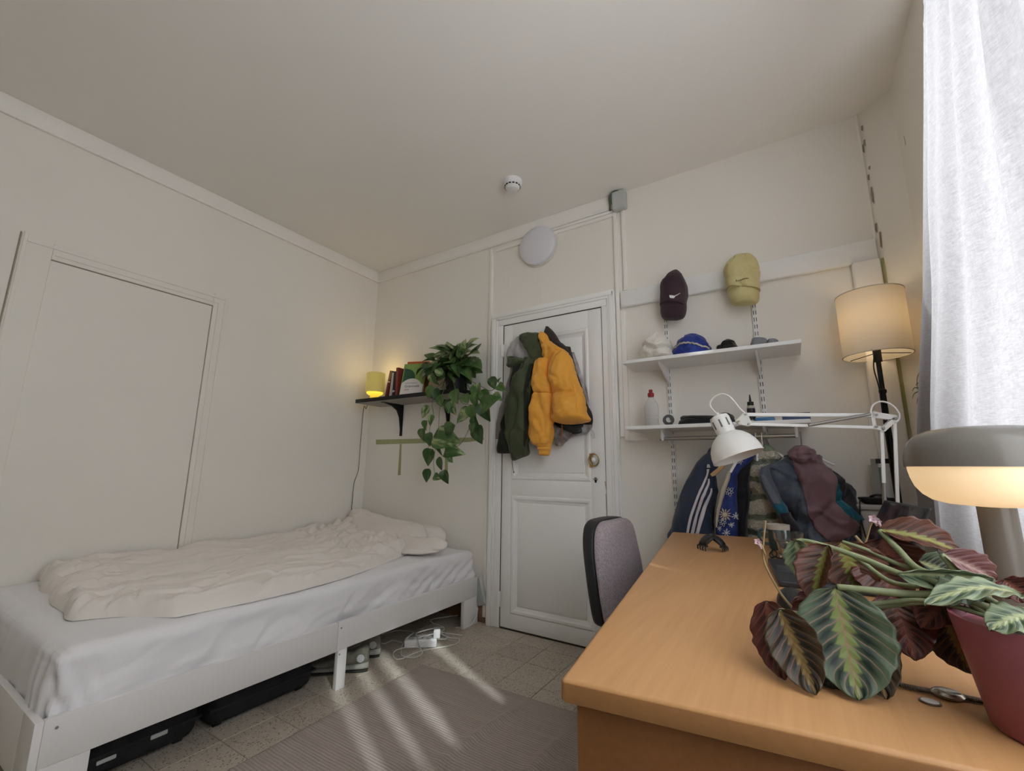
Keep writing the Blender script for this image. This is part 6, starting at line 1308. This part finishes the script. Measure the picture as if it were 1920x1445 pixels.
# unseen panels added for light; they part higher up to form sun streaks
ct, cf = panel('main translucent off-white linen curtain hanging before the window beside the floor lamp', lerp_edge, vert(0.470, 1.000, 0.026), 4.5, 0.020, 1.3, ret=True, cloth=VOILE)
MB().tube([cf(0.17+0.02*k/40, 0.55+0.45*k/40) + Vector((-0.003,-0.001,0)) for k in range(41)], 0.0011, 5).part('seam', pm('seam_thread', (0.32,0.27,0.27), rough=0.9), ct, 180)
MB().tube([cf(0.62+0.06*k/40, 0.0+0.5*k/40) + Vector((-0.003,-0.001,0)) for k in range(41)], 0.0010, 5).part('seam', MATS['seam_thread'], ct, 180)
panel('second curtain panel, added out of view to let light into the room', vert(0.470, 1.005, -0.026), vert(0.470, 0.668, 0.040), 3.0, 0.016, 2.1, 60, 40)
panel('third narrow curtain panel, added out of view to let in light', vert(0.470, 0.672, -0.036), vert(0.470, 0.512, 0.024), 1.5, 0.012, 3.7, 40, 40)
panel('fourth narrow curtain panel, added out of view to let in light', vert(0.470, 0.516, -0.024), vert(0.470, 0.362, 0.024), 1.5, 0.012, 4.7, 40, 40)
panel('last curtain panel, added out of view to brighten the room', vert(0.470, 0.366, -0.024), vert(0.470, -0.520), 7.0, 0.018, 5.7, 120, 40)
rd = thing('curtain_rod', 'thin white curtain rod above the window', 'curtain rod', (0.48, 0.85, ZT))
MB().tube([(0.478,-0.56,2.645),(0.478,1.62,2.645)], 0.009, 12).part('rod', WHITEP, rd)
for y in (-0.54, 0.6, 1.58): MB().rbox(0.470, y-0.01, 2.638, XR-0.0005, y+0.01, 2.655, 0.003).part('bracket', WHITEP, rd)

# ================================================================ floor lamp
FY = 2.39; fx = aty(1659, 760, FY).x
sl = aty(1575, 640, FY).x; R_ = (fx-sl)*0.985; zt = aty(1590, 556, FY-R_*0.6).z; zb_ = aty(1650, 671, FY).z
zt, zb_ = 1.775, 1.497
fl_ = thing('floor_lamp', 'floor lamp with a cream drum shade on a black pole, lit, in the window corner', 'lamp', (fx, FY, 0))
def shademat():
    m, nt, b = newmat('drum_shade'); nt.nodes.remove(b); out = nt.nodes['Material Output']; d = nd(nt, 'ShaderNodeBsdfDiffuse'); d.inputs[0].default_value = (0.74,0.70,0.63,1); t = nd(nt, 'ShaderNodeBsdfTranslucent'); t.inputs[0].default_value = (0.85,0.72,0.52,1)
    mx = nd(nt, 'ShaderNodeMixShader'); mx.inputs[0].default_value = 0.30; nt.links.new(d.outputs[0], mx.inputs[1]); nt.links.new(t.outputs[0], mx.inputs[2]); nt.links.new(mx.outputs[0], out.inputs[0]); return m
MB().lathe([(R_,zb_),(R_,zt)], 72, loc=(fx,FY,0), cap0=False, cap1=False).part('shade', shademat(), fl_, 180)
for z in (zb_, zt):
    rims = MB(); rims.tube([Vector((fx+R_*math.cos(a), FY+R_*math.sin(a), z)) for a in [2*PI*k/72 for k in range(72)]], 0.0022, 6, closed=True)
    rims.part('shade_rim', pm('shade_rim', (0.62,0.58,0.50), rough=0.8), fl_, 180)
BLKM = pm('black_metal', (0.014,0.014,0.016), rough=0.35)
sp = MB()
for k in range(3):
    a = 2*PI*k/3+0.25; sp.tube([Vector((fx,FY,zb_+0.012)), Vector((fx+R_*math.cos(a), FY+R_*math.sin(a), zb_+0.004))], 0.0018, 6)
sp.part('spider', BLKM, fl_)
MB().lathe([(0.010,0.02),(0.010,1.33),(0.014,1.335),(0.014,1.345),(0.009,1.35),(0.009,zb_-0.03),(0.015,zb_-0.028),(0.015,zb_+0.03)], 20, loc=(fx,FY,0)).part('pole', BLKM, fl_)
MB().lathe([(0.10,0.0005),(0.10,0.014),(0.09,0.018),(0.012,0.022)], 40, loc=(fx,FY,0)).part('base', BLKM, fl_)
MB().lathe([(0.012,zb_+0.03),(0.014,zb_+0.05),(0.030,zb_+0.09),(0.030,zb_+0.11),(0.0,zb_+0.14)], 24, loc=(fx,FY,0), cap1=False).part('bulb', pm('bulb_warm', (0.9,0.8,0.6), emit=(1.0,0.78,0.48), es=1.5), fl_)
MB().tube(spl([(fx-0.012,FY-0.010,zb_),(fx-0.020,FY-0.014,zb_-0.06),(fx-0.012,FY-0.013,zb_-0.15),(fx-0.013,FY-0.012,1.2),(fx-0.012,FY-0.011,0.9)], 30), 0.0025, 6).part('cord', BLKM, fl_)
pl = bpy.data.lights.new('floor_lamp_bulb', 'POINT'); pl.energy = 0.42; pl.color = (1.0,0.76,0.46); pl.shadow_soft_size = 0.03
po = bpy.data.objects.new('floor_lamp_bulb', pl); COL.objects.link(po); po.location = (fx, FY, zb_+0.165); setpar(po, fl_)

# ================================================================ storage unit in the corner and what stands on it
GBX = pm('storage_grey', (0.42,0.41,0.39), rough=0.5)
cx0, cx1, cy0, cy1, cz = 0.205, 0.350, 2.312, 2.520, 0.872
st_ = thing('storage_tower', 'slim grey plastic storage tower behind the far end of the desk', 'storage unit', ((cx0+cx1)/2, (cy0+cy1)/2, 0))
MB().rbox(cx0+0.006, cy0+0.006, 0.03, cx1-0.006, cy1-0.006, cz-0.020, 0.012, 3).part('body', GBX, st_); MB().rbox(cx0, cy0, cz-0.0205, cx1, cy1, cz, 0.005, 2).part('lid', GBX, st_)
for z in (0.30, 0.57): MB().box(cx0+0.002, cy0+0.002, z, cx1-0.002, cy1-0.01, z+0.006).part('drawer_gap', pm('gap_grey', (0.12,0.12,0.12), rough=0.8), st_)
for (x, y) in ((cx0+0.02,cy0+0.02),(cx1-0.02,cy0+0.02),(cx0+0.02,cy1-0.02),(cx1-0.02,cy1-0.02)): MB().lathe([(0.012,0),(0.012,0.032)], 12, loc=(x,y,0)).part('foot', BLACKP, st_)
p = aty(1652, 938, 2.355); t_ = thing('wifi_router', 'flat black device with a raised rim on the grey storage tower', 'router', (0.285, 2.36, cz+0.0005))
MB().lathe([(0.0,0.0),(0.045,0.0),(0.060,0.010),(0.066,0.024),(0.062,0.026),(0.052,0.014),(0.0,0.012)], 40, M=Matrix.Diagonal((1.0,0.70,1,1)), loc=(0.283,2.372,cz+0.0008), cap0=False, cap1=False).part('dish', BLACKP, t_)
MB().tube(spl([(0.228,2.36,cz+0.020),(0.220,2.33,cz+0.012),(0.216,2.309,cz-0.01),(0.214,2.306,cz-0.06),(0.224,2.306,cz-0.16),(0.222,2.307,cz-0.3)], 30), 0.0028, 6).part('cord', BLACKP, t_)
MB().tube(spl([(0.26,2.36,cz+0.030),(0.275,2.34,cz+0.038),(0.30,2.345,cz+0.036),(0.31,2.36,cz+0.030)], 14), 0.005, 6).part('clip', BLACKP, t_)
t_ = thing('file_box', 'white magazine file with teal and grey folders beside the lamp pole', 'file box', (0.318, 2.45, cz+0.0005))
MB().rbox(0.283, 2.428, cz+0.0008, 0.348, 2.515, cz+0.16, 0.002).part('box', pm('file_white', (0.60,0.60,0.58), rough=0.6), t_)
MB().box(0.284, 2.4245, cz+0.001, 0.306, 2.4275, cz+0.185).part('folder', pm('folder_grey', (0.30,0.29,0.27), rough=0.7), t_); MB().box(0.3065, 2.4245, cz+0.001, 0.318, 2.4275, cz+0.150).part('folder', pm('folder_teal', (0.12,0.22,0.20), rough=0.6), t_); MB().box(0.3185, 2.4245, cz+0.001, 0.349, 2.4275, cz+0.165).part('folder', pm('folder_white', (0.66,0.66,0.66), rough=0.6), t_)
MB().rbox(0.300, 2.420, cz+0.166, 0.349, 2.427, cz+0.186, 0.002).part('clip_bar', BLACKP, t_)
# hanging cables and air plant on the window side of the corner
WIRE = pm('pale_wire', (0.42,0.42,0.33), rough=0.6)
t_ = thing('cable_bundle', 'bundle of pale cables hung on the corner wall behind the floor lamp', 'cable', (0.505, 2.46, 1.0))
for k in range(5):
    pts = [(0.507+0.006*k, 2.458-0.007*k, 1.50-0.02*k), (0.503+0.007*k, 2.452-0.008*k, 1.38), (0.498+0.008*k, 2.446-0.01*k, 1.26-0.02*k), (0.505+0.006*k, 2.44-0.01*k, 1.15-0.02*k), (0.508+0.004*k, 2.45-0.006*k, 1.02)]
    MB().tube(spl(pts, 24), 0.0028, 6).part('wire', WIRE, t_)
for k in range(2):
    c = Vector((0.500, 2.435, 1.36-0.06*k)); MB().tube([c+Vector((0.035*math.cos(a)*0.7, -0.012*math.cos(a), 0.065*math.sin(a))) for a in [2*PI*j/30 for j in range(30)]], 0.0024, 6, closed=True).part('wire_loop', WIRE, t_)
t_ = thing('air_plant', 'small silvery air plant hanging beside the cable bundle', 'plant', (0.490, 2.405, 1.28)); AIR = pm('air_plant_leaf', (0.24,0.27,0.18), (0.32,0.34,0.25), scale=30, rough=0.8)
for k in range(11):
    a = 2*PI*k/11; d = Vector((math.cos(a)*0.7-0.1, -0.35+0.3*math.sin(a*2), math.sin(a)*0.8+0.25)); c = Vector((0.490,2.405,1.33))
    MB().tube(spl([c, c+d*0.025, c+d*0.048+Vector((0,0,-0.008)), c+d*0.06+Vector((0,0,-0.030))], 12), [0.0042-0.0034*j/11 for j in range(12)], 6).part('leaf', AIR, t_, 180)

# ================================================================ office chair
UPH = pm('tweed_upholstery', (0.30,0.255,0.275), (0.42,0.37,0.39), scale=160, rough=0.95, bump=0.5, bscale=260, detail=4)
SHL_ = pm('chair_shell', (0.022,0.023,0.026), rough=0.55, bump=0.05, bscale=120)
bc = aty(1172, 1040, 1.80); ca = math.radians(-4)
CM = Matrix.Translation((bc.x+0.19, bc.y-0.02, 0)) @ Matrix.Rotation(ca, 4, 'Z')          # seat centre; the chair faces local +x
oc = thing('office_chair', 'office chair with grey tweed upholstery and black shell tucked at the desk', 'chair', tuple(CM.translation), ca)
def cl_(rows, D, mat, name, n=40, m=30, e=2.6, amp=0.0):
    L = Loft(rows, n=n, m=m, e=e, D=D, amp=amp); mb = L.mb(); mb.v = [tuple(CM @ Vector(v)) for v in mb.v]; return mb.part(name, mat, oc, 180)
bt = [(0.800,0.085,-.252),(0.792,0.125,-.250),(0.765,0.165,-.247),(0.70,0.190,-.240),(0.60,0.200,-.225),(0.50,0.190,-.215),(0.44,0.165,-.212),(0.425,0.12,-.212)]
cl_([[x+0.012,-w,z, x+0.012,w,z, .045*min(1,(0.81-z)/0.03+.3),.012] for z, w, x in bt], (1,0,0), UPH, 'back_cushion', e=2.6)
cl_([[x,-w*1.02,z+.004, x,w*1.02,z+.004, .012,.070*min(1,(0.81-z)/0.03+.3)] for z, w, x in bt], (1,0,0), SHL_, 'back_shell', e=2.8)
cl_([[-.20,-.17,.455,-.20,.17,.455,.02,.015],[-.17,-.215,.455,-.17,.215,.455,.045,.03],[0,-.235,.455,0,.235,.455,.05,.035],[.16,-.225,.45,.16,.225,.45,.045,.03],[.21,-.18,.44,.21,.18,.44,.015,.012]], (0,0,1), UPH, 'seat_cushion', e=3.0)
cl_([[-.18,-.16,.418,-.18,.16,.418,.01,.02],[0,-.20,.418,0,.20,.418,.01,.03],[.17,-.17,.415,.17,.17,.415,.01,.02]], (0,0,1), SHL_, 'seat_shell', e=3.0)
MB().tube([CM @ Vector(q) for q in ((-.05,0,.40),(-.20,0,.40),(-.285,0,.44),(-.29,0,.52),(-.262,0,.60))], 0.018, 10).part('back_bracket', SHL_, oc)
kb_ = MB().rbox(-.325,-.05,.44,-.275,.05,.535,0.018,3,M=CM); kb_.part('bracket_cover', SHL_, oc)
MB().lathe([(0.028,0.11),(0.028,0.25),(0.018,0.25),(0.018,0.41)], 20, M=CM).part('gas_column', BLACKP, oc)
for k in range(5):
    a = 2*PI*k/5+0.3; d = Vector((math.cos(a), math.sin(a), 0)); P = [CM @ (d*0.03+Vector((0,0,.115))), CM @ (d*0.17+Vector((0,0,.100))), CM @ (d*0.28+Vector((0,0,.078)))]
    blo = MB().tube(P, [0.026,0.022,0.015], 10).part('base_leg', BLACKP, oc)
    c = CM @ (d*0.28); MB().lathe([(0.0,-0.018),(0.024,-0.018),(0.026,0),(0.024,0.018),(0.0,0.018)], 18, M=Matrix.Rotation(ca+a+0.6,4,'Z') @ Matrix.Rotation(PI/2,4,'X'), loc=(c.x,c.y,0.0265), cap0=False, cap1=False).part('caster', BLACKP, blo)
    MB().tube([c+Vector((0,0,.05)), c+Vector((0,0,.08))], 0.006, 8).part('caster_stem', STEEL, oc)
